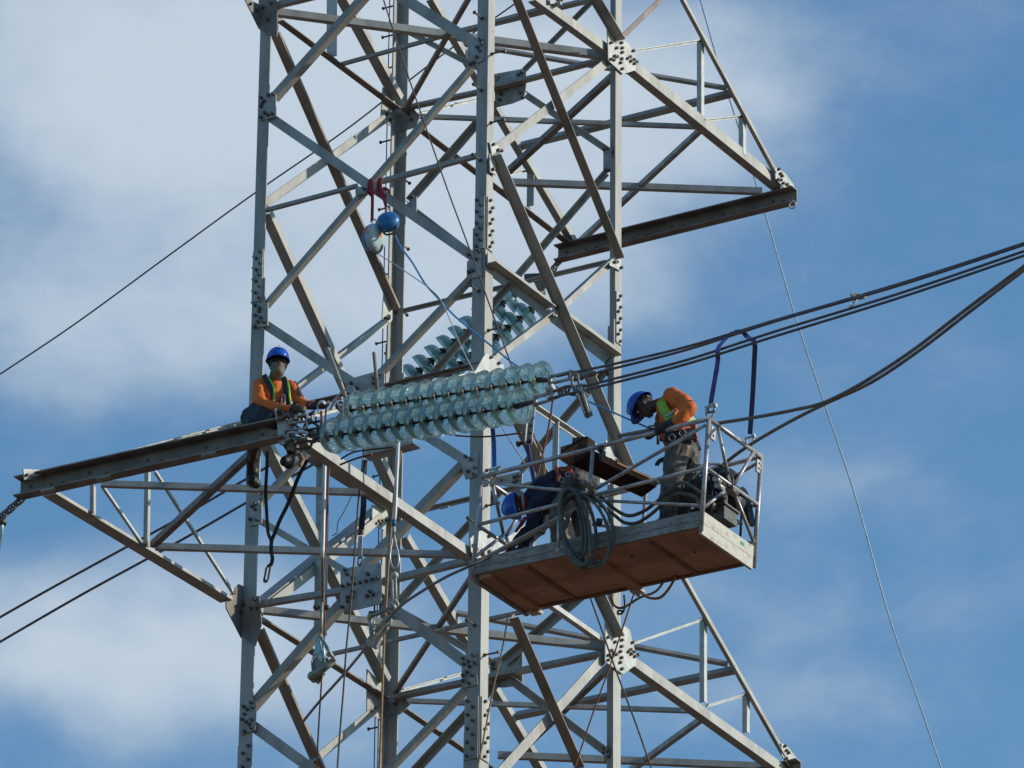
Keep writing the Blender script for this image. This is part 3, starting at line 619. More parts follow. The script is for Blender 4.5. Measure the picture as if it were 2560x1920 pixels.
mb = MB(); a_ = at(716, 1060, QI); b2 = at(722, 1118, QI); mb.bar(a_, b2, E1, E2, -.05, .05, -.09, -.075); mb.bar(a_, b2, E1, E2, -.05, .05, .05, .065)
mb.build('lug_plate', 'bright', t)
for (x0, y0, x1, y1, dz, mt_) in ((738, 1058, 775, 1052, -.08, 'bright'), (738, 1075, 778, 1072, -.1, 'alu'), (738, 1098, 775, 1100, -.1, 'alu'), (772, 1072, 806, 1066, -.05, 'bolt'), (774, 1098, 812, 1096, -.03, 'bolt'), (738, 1112, 770, 1108, .03, 'bolt')):
    mb = MB(); link(mb, at(x0, y0, QI)+E2*dz, at(x1, y1, QI)+E2*dz, .013, .032, UP); mb.build('chain_link', mt_, t)
for (x, y) in ((742, 1066), (752, 1086), (760, 1106), (776, 1080), (788, 1060), (730, 1090)):
    c = at(x, y, QI); mb = MB(); mb.cyl(c-E2*.09, c+E2*.06, .013, sides=8); mb.cyl(c-E2*.105, c-E2*.085, .026, sides=6); mb.build('bolt', 'bolt', t)
for (x, y, dz, l_) in ((733, 1049, -.1, .09), (745, 1046, -.08, .08), (757, 1048, -.05, .07), (768, 1044, -.02, .10), (700, 1052, -.14, .05), (712, 1050, -.13, .05), (735, 1118, -.12, .06), (790, 1104, -.03, .09), (800, 1078, -.02, .05)):
    c = at(x, y, QI)+E2*dz; mb = MB(); mb.cyl(c, c+(UP*.4+E1).normalized()*l_, .015, sides=8); mb.sphere(c, .027, seg=8, rings=6); mb.build('bolt', 'bolt', t)
for pts in (((706, 1046), (716, 1040), (728, 1044), (732, 1056)), ((752, 1100), (764, 1110), (780, 1112)), ((724, 1064), (740, 1052), (756, 1062), (770, 1062))):
    mb = MB(); mb.tube([at(x, y, QI)-E2*.15 for x, y in pts], .014, 6, res=4); mb.build('hook', 'bolt', t)
mb = MB(); mb.cyl(at(776, 1085, QI), s1a, .04, .028, 10); mb.build('socket_clevis', 'alu', t)
t = thing('anchor_fitting', 'dark steel links joining the arm to the rear glass string on the left arm', 'shackle cluster', at(850, 1010, QJ))
for (x0, y0, x1, y1) in ((846, 1012, 860, 1022), (858, 1020, 874, 1024)):
    mb = MB(); link(mb, at(x0, y0, QJ), at(x1, y1, QJ), .014, .03, UP); mb.build('chain_link', 'bolt', t)
mb = MB(); mb.bar(at(845, 1005, QJ), at(858, 1030, QJ), E2, E1, -.04, .04, -.01, .01); mb.build('lug_plate', 'bright', t)

# live-end yokes and dead-end clamps at the right of the strings
t = thing('dead_end_assembly', 'polished turnbuckle plates and clamps at the live end of the glass strings', 'clamp', at(1380, 970, QI))
def tb(x0, y0, x1, y1, pl, r=.016, gap=.035, mt='alu'):
    a, b2 = at(x0, y0, pl), at(x1, y1, pl); mb = MB(); d = (b2-a).normalized(); u = d.cross(E2).normalized()
    for s_ in (-1, 1): mb.cyl(a+u*gap*s_, b2+u*gap*s_, r, sides=8)
    mb.cyl(a-u*gap*1.4, a+u*gap*1.4, r*1.3, sides=8); mb.cyl(b2-u*gap*1.4, b2+u*gap*1.4, r*1.3, sides=8); return mb
tb(1375, 951, 1428, 938, QJ).build('turnbuckle', 'alu', t); tb(1338, 1003, 1380, 990, QI).build('turnbuckle', 'alu', t)
mb = MB(); mb.cyl(s2b, at(1375, 951, QJ), .03, .018, 8); mb.build('pin', 'bolt', t)
mb = MB(); mb.cyl(s1b, at(1338, 1003, QI), .03, .018, 8); mb.build('pin', 'bolt', t)
mb = MB(); mb.cyl(at(1368, 976, QI), at(1384, 966, QI), .035, .03, 12); mb.build('sleeve', 'bright', t)
for (x0, y0, x1, y1, pl, mt_) in ((1428, 938, 1443, 942, QJ, 'rope_red'), (1443, 942, 1456, 938, QJ, 'bolt'), (1384, 988, 1400, 982, QI, 'rope_red'), (1402, 980, 1418, 974, QI, 'rope_red'), (1418, 974, 1436, 978, QI, 'bolt'), (1436, 940, 1440, 966, QI, 'beam')):
    mb = MB(); link(mb, at(x0, y0, pl), at(x1, y1, pl), .013, .034, UP); mb.build('shackle', mt_, t)
for (x0, y0, x1, y1, pl, r_, mt_) in ((1452, 940, 1492, 932, QJ, .032, 'beam'), (1436, 972, 1462, 965, QI, .034, 'beam')):
    mb = MB(); mb.cyl(at(x0, y0, pl), at(x1, y1, pl), r_, r_*.75, 12); mb.build('cable_socket', mt_, t)
mb = MB(); a, b2 = at(1448, 962, QI), at(1476, 1042, QI); d_ = (b2-a).normalized(); u_ = d_.cross(E2)
mb.bar(a, b2, u_, E2, -.035, .03, -.012, 0); mb.bar(a, b2, u_, E2, -.035, -.023, -.05, -.012); mb.build('hanging_channel', 'beam', t)
mb = MB(); mb.cyl(at(1460, 972, QI)-E2*.05, at(1480, 1038, QI)-E2*.05, .011, sides=8); mb.cyl(at(1452, 975, QI)-E2*.06, at(1481, 996, QI)-E2*.06, .009, sides=8); mb.build('threaded_rod', 'bright', t)

# far yoke of the right arm, and chains
def chain(name, pts, label, pl, n, grp=None, mt='beam'):
    t = thing(name, label, 'chain', at(*pts[0], pl), grp); a, b2 = at(*pts[0], pl), at(*pts[1], pl)
    for i in range(n):
        mb = MB(); p, q = a.lerp(b2, i/n), a.lerp(b2, (i+.9)/n); link(mb, p, q, .012, .032, UP if i % 2 == 0 else E2); mb.build('chain_link', mt, t)
    return t
chain('adjusting_chain', [(1402, 646), (1372, 690)], 'short chain hanging from the near end of the right arm beam', Q(4.9), 4)
chain('adjusting_chain', [(56, 1246), (-12, 1306)], 'short chain under the outer end of the left arm beam', Q(-5.05), 6)
t = thing('yoke_plate', 'rusty triangular yoke plate with two arms above the far glass strings', 'yoke plate', at(1340, 710, QR))
mb = MB(); mb.prism([at(x, y, QR) for x, y in ((1332, 700), (1362, 690), (1372, 705), (1352, 735), (1346, 730))], E2, .02); mb.build('plate', 'brown', t)
mb = MB(); mb.cyl(at(1314, 692, QR), at(1356, 690, QR), .034, sides=10); mb.build('socket', 'bolt', t)
mb = MB(); mb.cyl(at(1306, 703, QR), at(1345, 700, QR), .022, sides=8); mb.build('clevis', 'bolt', t)
mb = MB(); mb.cyl(at(1345, 735, QR)-E2*.05, at(1355, 728, QR)+E2*.05, .03, sides=8); mb.build('pin', 'bolt', t)
t = thing('arcing_fitting', 'greenish dark fitting hanging at the left picture edge below the chain', 'fitting', at(4, 1340, Q(-5.05)))
mb = MB(); mb.cyl(at(3, 1298, Q(-5.05)), at(6, 1312, Q(-5.05)), .04, sides=10); mb.build('socket', 'bolt', t)
mb = MB(); mb.tube([at(4, 1312, Q(-5.05)), at(1, 1340, Q(-5.05)), at(-8, 1390, Q(-5.05))], .022, 8); mb.build('rod', 'grip', t)

# ================================================================== conductors
def cable(name, pts, pl, r, mt, label, cat, group=None, res=8, sides=8, ends=None):
    P = [at(x, y, pl if not isinstance(pl, list) else pl[i]) for i, (x, y) in enumerate(pts)]
    mb = MB(); mb.tube(P, r, sides, res=res); o = mb.build(name, mt); return tag(o, label, cat, group)
gc = 'conductors running off to the right'
cable('conductor', [(1392, 941), (1450, 928), (1535, 910), (1720, 866), (1940, 800), (2250, 709), (2560, 608), (2800, 525)], QJ, .0125, 'cable', 'uppermost of the dark conductors running off to the right', 'conductor', gc)
cable('conductor', [(1488, 933), (1535, 921), (1722, 873), (1940, 803), (2250, 713), (2560, 612), (2800, 530)], (QJ[0]-E2*.04, NI), .0125, 'cable', 'dark conductor just below and touching the uppermost one on the right', 'conductor', gc)
cable('conductor', [(1460, 966), (1535, 947), (1720, 899), (1940, 828), (2250, 733), (2560, 628), (2800, 545)], QI, .0125, 'cable', 'third dark conductor from the top on the right, the upper of the lower pair', 'conductor', gc)
cable('conductor', [(1370, 997), (1420, 985), (1535, 957), (1720, 909), (1940, 840), (2250, 744), (2560, 639), (2800, 556)], (QI[0]-E2*.05, NI), .0125, 'cable', 'lowest of the four dark conductors under the blue sling', 'conductor', gc)
gj = 'brown jumper cables sagging from the work basket'
cable('jumper_cable', [(1795, 1058), (1890, 1043), (1985, 1025), (2063, 1005), (2160, 955), (2280, 877), (2420, 770), (2562, 664), (2700, 560)], [Q(-5.3)]*9, .0165, 'cable2', 'brown jumper cable tied to the near corner rail of the basket', 'cable', gj)
cable('jumper_cable', [(1785, 1180), (1860, 1122), (1960, 1062), (2058, 1012), (2180, 955), (2300, 875), (2430, 775), (2562, 674), (2700, 570)], [Q(-4.75)]*9, .0165, 'cable2', 'brown jumper cable passing through the basket end frame', 'cable', gj)
cable('jumper_cable', [(1412, 1296), (1300, 1353), (1181, 1412), (1118, 1441), (1060, 1475), (994, 1522), (930, 1600), (861, 1684), (800, 1752), (748, 1816)], [Q(-5.3)]*2+[Q(-5.62)]*2+[Q(-5.4), Q(-5.0), Q(-4.2), Q(-3.0), Q(-2.2), Q(-1.6)], .0135, 'cable2', 'brown cable leaving the basket down left through a hanging grip', 'cable')
gl = 'dark conductors leaving down left'
cable('conductor', [(-40, 1566), (120, 1475), (286, 1384), (440, 1300), (613, 1199), (800, 1092), (880, 1045)], Q(-.3), .0135, 'cable', 'upper of two dark conductors leaving down left behind the left arm', 'conductor', gl)
cable('conductor', [(-40, 1628), (200, 1489), (434, 1361), (610, 1260), (774, 1166), (900, 1095), (1000, 1040)], Q(-.1), .0135, 'cable', 'lower of two dark conductors leaving down left behind the left arm', 'conductor', gl)
cable('earth_wire', [(-30, 955), (180, 815), (420, 640), (635, 484), (860, 328), (1028, 197), (1135, 116), (1300, 0), (1400, -80)], Q(3.0), .009, 'cable', 'thin dark wire crossing behind the tower from upper right to mid left', 'wire')
cable('guide_rope', [(1735, -60), (1751, 0), (1800, 172), (1855, 345), (1909, 521), (1990, 798), (2060, 1007), (2141, 1250), (2222, 1539), (2295, 1750), (2353, 1920), (2380, 2010)], Q(7.5), .0095, 'wire', 'thin pale wire rope slanting down the open sky right of the tower', 'wire rope')
t = thing('cloth_tie', 'pale rag tied between the two conductor pairs near the picture right', 'rag', at(2140, 745, QJ))
mb = MB(); mb.ribbon([at(2136, 735, QJ), at(2150, 748, QJ), at(2158, 737, QJ), at(2148, 742, QJ), at(2138, 752, QJ), at(2130, 762, QI), at(2124, 770, QI)], .035, .012, E2+UP*.4); mb.build('rag', 'rope_white', t)
mb = MB(); mb.tube([at(2134, 738, QJ)-E2*.03, at(2155, 735, QJ)+E2*.05, at(2158, 744, QJ), at(2140, 746, QJ)-E2*.04], .014, 6, True, res=3); mb.build('knot', 'grip2', t)

# ================================================================== work basket
QN = Q(-5.5)
OB = at(1752, 1333, QN); LV = at(1181, 1454, QN)-OB; HV = at(1772, 1047, QN)-OB; zfar = at(1884, 1425, Z(OB.z)); WV = zfar-OB
Ln, Hn, Wn = LV.normalized(), HV.normalized(), WV.normalized()
def B(l, w_, h): return OB+LV*l+WV*w_+HV*h
bk = thing('work_basket', 'wooden floored work basket with tubular rails hanging from blue slings', 'work basket', OB+LV*.5+WV*.5)
def tubep(pts, r=.017, mt='alu', name='rail'):
    mb = MB(); mb.tube(pts, r, 10, res=1)
    return mb.build(name, mt, bk)
hB = .215
for l, nm in ((0, 'post'), (.505, 'post'), (1, 'post')):
    for w_ in (0, 1): tubep([B(l, w_, .02 if l != .505 else -.02), B(l, w_, 1.0-.075*l)], .0215 if l != .505 else .018, name='post')
for w_ in (0, 1):
    tubep([B(0, w_, 1), B(.505, w_, .965), B(1, w_, .925)], .021); tubep([B(0, w_, .575), B(.505, w_, .54), B(1, w_, .50)], .0175)
    a, b2 = (.93, .58), (.27, .56)
    tubep([B(.012, w_, .95), B(.49, w_, .585)], .0165, name='diagonal'); tubep([B(.49, w_, .50), B(.012, w_, .245)], .015, name='diagonal')
    tubep([B(.985, w_, .875), B(.52, w_, .575)], .0155, name='diagonal'); tubep([B(.52, w_, .49), B(.985, w_, .17)], .015, name='diagonal')
for l in (0, 1):
    t1_ = 1-.075*l; t2_ = .575-.075*l; tubep([B(l, 0, t1_), B(l, 1, t1_)], .021); tubep([B(l, 0, t2_), B(l, 1, t2_)], .0175)
    tubep([B(l, .16, 1), B(l, .47, .575)], .0165, name='diagonal'); tubep([B(l, .86, 1), B(l, .52, .575)], .0165, name='diagonal')
    tubep([B(l, .47, .56), B(l, .02, .23)], .0165, name='diagonal'); tubep([B(l, .52, .56), B(l, .97, .23)], .0165, name='diagonal')
def board(c0, c1, up0, up1, n, th, mt, name):
    mb = MB(); d = c1-c0; mb.box((c0+c1)/2+HV*((up0+up1)/2)+n*th/2, d/2, Hn*((up1-up0)*HV.length/2), n*th/2)
    return mb.build(name, mt, bk)
for w_, n_ in ((0, -Wn), (1, Wn)):
    for (u0, u1) in ((.062, .116), (.120, .20)): board(B(.006, w_, 0), B(.994, w_, 0), u0, u1, -n_*1.0, .028, 'board', 'side_board')
for l, n_ in ((0, Ln), (1, -Ln)):
    board(B(l, .02, 0), B(l, .98, 0), 0, .098, n_, .028, 'peel' if l == 0 else 'board', 'end_board'); board(B(l, .02, 0), B(l, .98, 0), .102, .20, n_, .028, 'peel' if l == 0 else 'board', 'end_board')
for i, (l0, l1) in enumerate(((.012, .235), (.239, .50), (.504, .77), (.774, .988))):
    mb = MB(); mb.box(B((l0+l1)/2, .5, .066), LV*(l1-l0)/2, WV*.47, Hn*.010); mb.build('floor_panel', 'ply', bk)
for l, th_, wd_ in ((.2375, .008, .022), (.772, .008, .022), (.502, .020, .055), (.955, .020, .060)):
    mb = MB(); mb.box(B(l, .5, .066)-Hn*(.0105+th_), Ln*wd_, WV*.47, Hn*th_); mb.build('joist', 'joist' if th_ < .01 else 'ply', bk)  # thin dark strips stand in for shadow lines; thick ones are joists
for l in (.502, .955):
    mb = MB(); mb.box(B(l, .97, .066)-Hn*.055, Ln*.055, WV*.045, Hn*.014); mb.build('joist_end', 'peel', bk)
mb = MB(); mb.box(B(.5, .955, .066)-Hn*.019, LV*.485, Wn*.022, Hn*.008); mb.build('edge_batten', 'joist', bk)
for l, w_ in ((.14, .5), (.37, .3), (.62, .5), (.85, .65)):
    mb = MB(); mb.cyl(B(l, w_, .045), B(l, w_, .06), .012, sides=8); mb.build('bolt', 'bright' if l > .5 else 'bolt', bk)
mb = MB(); c = B(-.0, .76, .155)-Ln*.0015; mb.box(c, Ln*.002, Wn*.032, Hn*.016); mb.build('sticker', 'green', bk)
for w_ in (.06, .93):
    mb = MB(); c = B(.0, w_, .90)+Wn*.03; mb.box(c, Ln*.008, Wn*.04, Hn*.06); mb.bolt(c-Ln*.008+Hn*.03, -Ln, .012, .012); mb.bolt(c-Ln*.008-Hn*.02, -Ln, .012, .012); mb.build('lug_plate', 'bright', bk)
for w_ in (.1, .9):
    mb = MB(); c = B(1.0, w_, .93); mb.box(c, Ln*.03, Wn*.01, Hn*.06); mb.build('lug_plate', 'bright', bk)

# slings
def sq(x, y, d): return at(x, y, Q(d))
t = thing('lifting_sling', 'blue and violet sling looped over the conductors above the right end of the basket', 'sling', sq(1850, 830, -4.7))
mb = MB(); mb.ribbon([at(1840, 828, QJ), at(1822, 840, QJ), at(1800, 872, QI)-E2*.03, sq(1795, 900, -5.6), sq(1788, 945, -5.55), sq(1777, 1008, -5.45)], .045, .008, E1, 0); mb.build('strap', 'violet', t)
mb = MB(); mb.ribbon([at(1836, 829, QJ), at(1857, 830, QJ), at(1868, 842, QJ), at(1886, 856, QI), sq(1886, 900, -5.35), sq(1881, 1000, -4.85), sq(1875, 1085, -4.55)], .045, .008, E1, 0); mb.build('strap', 'sling', t)
shackle('shackle', sq(1776, 1016, -5.46), sq(1775, 1046, -5.46), '', 'bright', .011, .032, t)
shackle('shackle', sq(1778, 1030, -5.46), sq(1778, 1006, -5.46), '', 'bolt', .009, .022, t)
shackle('shackle', sq(1874, 1093, -4.55), sq(1877, 1118, -4.55), '', 'bright', .010, .028, t)
t = thing('lifting_sling', 'dark blue sling hanging behind the glass strings to the left end of the basket', 'sling', sq(1232, 1110, -5.2))
mb = MB(); mb.ribbon([sq(1227, 960, -4.45), sq(1229, 1000, -4.6), sq(1231, 1060, -4.95), sq(1235, 1110, -5.2), sq(1236, 1166, -5.46)], .042, .008, E1, 0); mb.build('strap', 'sling', t)
shackle('shackle', sq(1235, 1174, -5.47), sq(1229, 1200, -5.47), '', 'bright', .010, .03, t)
t = thing('lifting_sling', 'violet strap hanging from the perforated hanger plate into the basket', 'sling', sq(1325, 1150, -4.7))
mb = MB(); mb.ribbon([sq(1318, 1112, -4.7), sq(1323, 1140, -4.7), sq(1331, 1180, -4.65), sq(1340, 1230, -4.6)], .04, .008, E1, 0); mb.build('strap', 'violet', t)
t = thing('hanger_plate', 'bright perforated hanger strip under the live end of the glass strings', 'hanger plate', sq(1318, 1070, -4.8))
mb = MB(); a, b2 = sq(1325, 1020, -4.8), sq(1316, 1112, -4.8); mb.bar(a, b2, E1, E2, .0, .055, 0, .01); mb.bar(a, b2, E1, E2, .0, .01, -.05, 0)
for k in range(5): mb.bolt(a.lerp(b2, .12+.19*k)+E1*.03, -E2, .013, .01, 1)
mb.build('strip', ['bright', 'bolt'], t)
mb = MB(); mb.prism([sq(x, y, -4.83) for x, y in ((1312, 1062), (1306, 1082), (1312, 1090), (1314, 1075))], E2, .01); mb.build('tab', 'bright', t)
mb = MB(); c = sq(1312, 1106, -4.8); mb.cyl(c-E1*.06, c+E1*.08, .018, sides=8); mb.cyl(c-E1*.08, c-E1*.05, .03, sides=6); mb.build('bolt', 'bolt', t)

# ================================================================== fall arresters with red straps
def arrester(x, y, rx, rz, d, label, mt, mt2, marks, tilt):
    c = sq(x, y, d); t = thing('fall_arrester', label, 'fall arrester', c, 'retractable fall arresters hanging at the brace crossing')
    ax = tilt.normalized(); mb = MB(); prof = [(0, -.075), (rx*.62, -.07), (rx*.9, -.05), (rx, -.012), (rx, 0)]
    mb.lathe(prof, c, -ax, 28); mb.build('housing', mt2, t)
    mb = MB(); mb.lathe([(rx, 0), (rx, .012), (rx*.9, .05), (rx*.62, .07), (0, .075)], c, -ax, 28); mb.build('housing', mt, t)
    for (dx, dz, r) in marks:
        u = ax.cross(UP).normalized(); v = u.cross(ax); p = c+u*dx+v*dz
        mb = MB(); mb.cyl(p+ax*.045, p+ax*.072, r, sides=16); mb.build('sticker', 'orange_mark', t)
    top = c+UP*rx*.98; mb = MB(); link(mb, top, top+UP*.05, .008, .02, E1); mb.build('carabiner', 'bright', t)
    mb = MB(); bt = c-UP*rx*.95; mb.tube([bt-E1*.07+UP*.03, bt-E1*.02-UP*.025, bt+E1*.07-UP*.02, bt+E1*.10+UP*.05], .011, 6, res=4); mb.build('handle', 'bolt', t)
    return t
arrester(935, 596, .148, .13, -2.0, 'pale and blue fall arrester with two orange stickers, the lower of two', 'block_blue', 'block_grey', [], CR*.80-F*.58+CU*.06)
arrester(971, 555, .115, .1, -2.0, 'all blue round fall arrester, the upper right of two', 'block_blue', 'block_blue', [], -F*.6+CU*.75-CR*.2)
fa_ = [k for k in bpy.data.objects if k.name.startswith('fall_arrester')][0]; c_ = at(935, 596, Q(-2.0)); ax_ = (CR*.80-F*.58+CU*.06).normalized(); s_ = ax_.cross(CU).normalized(); s_ = s_ if s_.dot(CR) > 0 else -s_
mb = MB(); mb.sphere(c_+ax_*.060+CU*.02+s_*.015, 1, ax=(s_*.048, CU*.050, ax_*.016), seg=14); mb.build('sticker', 'orange_mark', fa_)
mb = MB(); mb.sphere(c_-s_*.125+ax_*.004+CU*.045, 1, ax=(s_*.016, CU*.052, ax_*.030), seg=14); mb.build('sticker', 'orange_mark', fa_)
for pts, lb in (([(928, 448), (930, 470), (931, 500), (930, 554)], 'red strap holding the lower fall arrester'), ([(951, 446), (952, 470), (958, 490), (968, 526)], 'red strap holding the upper blue fall arrester')):
    t = thing('anchor_strap', lb, 'strap', sq(*pts[0], -1.6)); mb = MB()
    mb.ribbon([sq(pts[0][0], pts[0][1], -1.43)]+[sq(x, y, -1.6-.3*i/3) for i, (x, y) in enumerate(pts)], .032, .008, E1, 0); mb.build('strap', 'red', t)
    c = sq(pts[0][0]+2, pts[0][1]+14, -1.45); mb = MB(); mb.ribbon([c+UP*.06-E2*.02, c-E2*.05, c-UP*.09-E2*.05, c-UP*.12+E2*.0], .04, .008, E1+UP*.3); mb.build('loop', 'red', t)
t = thing('anchor_strap', 'red knotted strap tail wrapped round the brace beside the upper fall arrester', 'strap', sq(965, 475, -1.5))
mb = MB(); mb.ribbon([sq(938, 478, -1.5), sq(952, 488, -1.52), sq(966, 492, -1.5)], .04, .012, UP); mb.build('strap', 'red', t)
mb = MB(); mb.ribbon([sq(958, 470, -1.5), sq(968, 474, -1.55), sq(975, 481, -1.5)], .03, .01, UP); mb.build('tail', 'red', t)

# ================================================================== ropes and lines
cable('lifeline', [(988, 590), (1002, 618), (1030, 655), (1062, 708), (1092, 742), (1104, 756)], [Q(-2.0-.1*i) for i in range(6)], .010, 'blue_rope', 'light blue webbing lifeline running down from the upper fall arrester', 'lifeline')
cable('lifeline', [(1104, 756), (1140, 793), (1180, 826), (1240, 874), (1282, 908), (1316, 928), (1340, 938), (1388, 966), (1483, 1009), (1560, 1043), (1622, 1070)], [Q(-2.5-.27*i) for i in range(11)], .009, 'blue_rope', 'blue lifeline reaching the worker bending at the basket rail', 'lifeline')
cable('lifeline', [(944, 634), (985, 660), (1030, 690), (1075, 722), (1103, 752), (1125, 800), (1150, 860), (1182, 925), (1256, 1070), (1325, 1178)], [Q(-2.0-.3*i) for i in range(10)], .0055, 'rope_white', 'thin pale lifeline from the lower fall arrester to the crouching worker', 'lifeline')
cable('hand_line', [(950, -40), (959, 0), (1012, 165), (1060, 305), (1121, 480), (1170, 612), (1236, 796), (1288, 940)], [Q(-2.6-.25*i) for i in range(8)], .0075, 'rope_dark', 'thin dark rope slanting down past the near leg to the glass strings', 'rope')
cable('tag_line', [(1385, 975), (1378, 1030), (1370, 1075), (1358, 1130), (1343, 1190), (1338, 1220)], Q(-4.75), .009, 'rope_red', 'red brown rope hanging from the live end clamps into the basket', 'rope')
cable('tag_line', [(1330, 1088), (1352, 1120), (1362, 1170), (1352, 1215)], Q(-4.6), .008, 'rope_tan', 'tan rope beside the violet strap at the left end of the basket', 'rope')
cable('tag_line', [(1322, 1050), (1345, 1120), (1358, 1180)], Q(-4.4), .006, 'rope_dark', 'thin dark cord just right of the hanger plate', 'rope')
cable('tie_wire', [(1138, 1089), (1200, 1092), (1260, 1088), (1303, 1082)], Q(-4.5), .0085, 'rope_red', 'brown line running level below the glass strings to the hanger plate', 'rope')
cable('tie_wire', [(852, 1148), (880, 1132), (915, 1125), (985, 1118)], Q(-4.4), .009, 'rope_dark', 'dark looped line running level under the nearer glass string', 'rope')
cable('tie_wire', [(850, 1162), (880, 1150), (905, 1142), (930, 1136)], Q(-4.4), .010, 'rope_red', 'thick red brown line tied on the arm chord under the glass string', 'rope')
gr = 'ropes hanging down in front of the tower'
cable('hand_line', [(1002, 1128), (993, 1180), (985, 1240), (975, 1350), (968, 1457), (960, 1600), (956, 1720), (952, 1830), (948, 1940)], Q(-3.4), .0115, 'rope_tan', 'orange brown rope hanging in front of the rear leg to the picture foot', 'rope', gr)
cable('hand_line', [(918, 1150), (905, 1200), (897, 1240), (889, 1350), (881, 1457), (878, 1500), (866, 1620), (859, 1720), (850, 1830), (842, 1940)], Q(-3.4), .009, 'rope_dark', 'twisted grey brown rope hanging over the bolted centre plate', 'rope', gr)
cable('hand_line', [(829, 1140), (821, 1200), (818, 1300), (812, 1400), (810, 1500), (812, 1560), (804, 1700), (797, 1810), (790, 1940)], Q(-3.5), .008, 'rope_red', 'brown rope hanging beside the left grip', 'rope', gr)
cable('hand_line', [(910, 1120), (905, 1170), (885, 1225), (862, 1275), (845, 1305), (842, 1330), (830, 1340)], Q(-3.2), .0045, 'rope_dark', 'very thin kinked cord left of the grey brown rope', 'rope', gr)
cable('tag_line', [(1270, 1535), (1258, 1610), (1233, 1722), (1212, 1830), (1190, 1940)], Q(-5.2), .0075, 'rope_tan', 'tan rope falling straight from the left underside of the basket', 'rope')
cable('tag_line', [(1586, 1480), (1560, 1560), (1525, 1665), (1480, 1790), (1430, 1940)], Q(-4.5), .0075, 'rope_red', 'red brown rope falling from the basket over the white gusset plate', 'rope')
cable('tag_line', [(1476, 1495), (1500, 1562), (1539, 1674), (1590, 1810), (1635, 1940)], Q(-4.2), .0085, 'rope_dark', 'dark rope slanting right from the basket past the white gusset plate', 'rope')

# ================================================================== hot sticks and grips
t = thing('insulated_stick', 'shiny white stick hanging left below the first glass disc', 'stick', sq(811, 1130, -3.6), 'white sticks carrying wire grips')
mb = MB(); mb.tube([sq(813, 1120, -3.6), sq(810, 1230, -3.6), sq(808, 1340, -3.6), sq(806, 1396, -3.6)], .018, 10, res=2); mb.build('pole', 'white', t)
mb = MB(); mb.tube([sq(806, 1396, -3.6), sq(808, 1450, -3.6), sq(807, 1500, -3.6), sq(803, 1508, -3.6)], .014, 8, res=2); mb.build('cord', 'rope_dark', t)
t = thing('insulated_stick', 'shiny white stick hanging right in front of the rear leg', 'stick', sq(990, 1230, -3.6), 'white sticks carrying wire grips')
mb = MB(); mb.tube([sq(996, 1100, -3.6), sq(991, 1200, -3.6), sq(988, 1280, -3.6), sq(985, 1302, -3.6)], .018, 10, res=2); mb.build('pole', 'white', t)
mb = MB(); mb.cyl(sq(985, 1300, -3.6), sq(985, 1316, -3.6), .022, sides=10); mb.build('collar', 'block_blue', t)
mb = MB(); mb.cyl(sq(985, 1316, -3.6), sq(985, 1336, -3.6), .016, sides=10); mb.build('ferrule', 'bright', t)
mb = MB(); mb.tube([sq(984, 1334, -3.6), sq(978, 1365, -3.6), sq(975, 1395, -3.6), sq(982, 1418, -3.6), sq(993, 1418, -3.6), sq(997, 1395, -3.6), sq(990, 1360, -3.6)], .009, 6, True, res=4); mb.build('wire_loop', 'wire', t)
mb = MB(); 
for dx in (-5, 4): mb.cyl(sq(985+dx, 1432, -3.6), sq(985+dx+2, 1512, -3.6), .010, sides=8)
mb.sphere(sq(987, 1438, -3.6), .035); mb.build('swivel', 'bright', t)
def polyp(pts, d, th): 
    mb = MB(); mb.prism([sq(x, y, d) for x, y in pts], E2, th); return mb
t = thing('wire_grip', 'pale green come-along wire grip hanging open at the lower left', 'wire grip', sq(805, 1600, -3.6), 'wire grips hanging from the sticks')
mb = MB(); mb.cyl(sq(805, 1506, -3.6), sq(802, 1585, -3.6), .017, sides=8); mb.build('rod', 'grip2', t)
mb = MB(); mb.cyl(sq(790, 1518, -3.62), sq(817, 1519, -3.55), .016, sides=8); mb.sphere(sq(790, 1518, -3.62), .03); mb.sphere(sq(817, 1519, -3.55), .03); mb.build('cross_pin', 'bolt', t)
polyp([(790, 1586), (797, 1590), (801, 1625), (806, 1642), (804, 1656), (798, 1648), (790, 1632), (784, 1640), (780, 1650), (780, 1690), (777, 1655), (786, 1625)], -3.62, .035).build('fork', 'grip', t)
polyp([(781, 1650), (792, 1640), (808, 1655), (810, 1668), (800, 1682), (781, 1690), (777, 1660)], -3.58, .03).build('jaw', 'plate', t)
mb = MB(); mb.cyl(sq(800, 1590, -3.66), sq(834, 1648, -3.66), .018, sides=8); mb.sphere(sq(834, 1648, -3.66), .028); mb.sphere(sq(800, 1590, -3.66), .026); mb.build('link_arm', 'grip2', t)
mb = MB(); mb.cyl(sq(806, 1596, -3.60), sq(811, 1660, -3.60), .014, sides=8); mb.cyl(sq(811, 1660, -3.60), sq(800, 1684, -3.60), .014, sides=8); mb.build('spring_arm', 'grip', t)
mb = MB(); mb.cyl(sq(834, 1652, -3.64), sq(780, 1692, -3.64), .034, .042, sides=10); mb.sphere(sq(780, 1690, -3.64), .046); mb.build('lever', 'grip2', t)
polyp([(775, 1685), (808, 1680), (805, 1706), (797, 1700), (792, 1709), (786, 1703), (777, 1704)], -3.58, .04).build('clamp_foot', 'plate', t)
t = thing('wire_grip', 'khaki come-along wire grip clamped on the slanting brown cable', 'wire grip', sq(960, 1560, -4.6), 'wire grips hanging from the sticks')
mb = MB(); mb.cyl(sq(984, 1517, -4.8), sq(925, 1542, -4.8), .022, sides=8); mb.sphere(sq(925, 1542, -4.8), .03); mb.sphere(sq(982, 1518, -4.8), .035); mb.build('link_arm', 'grip2', t)
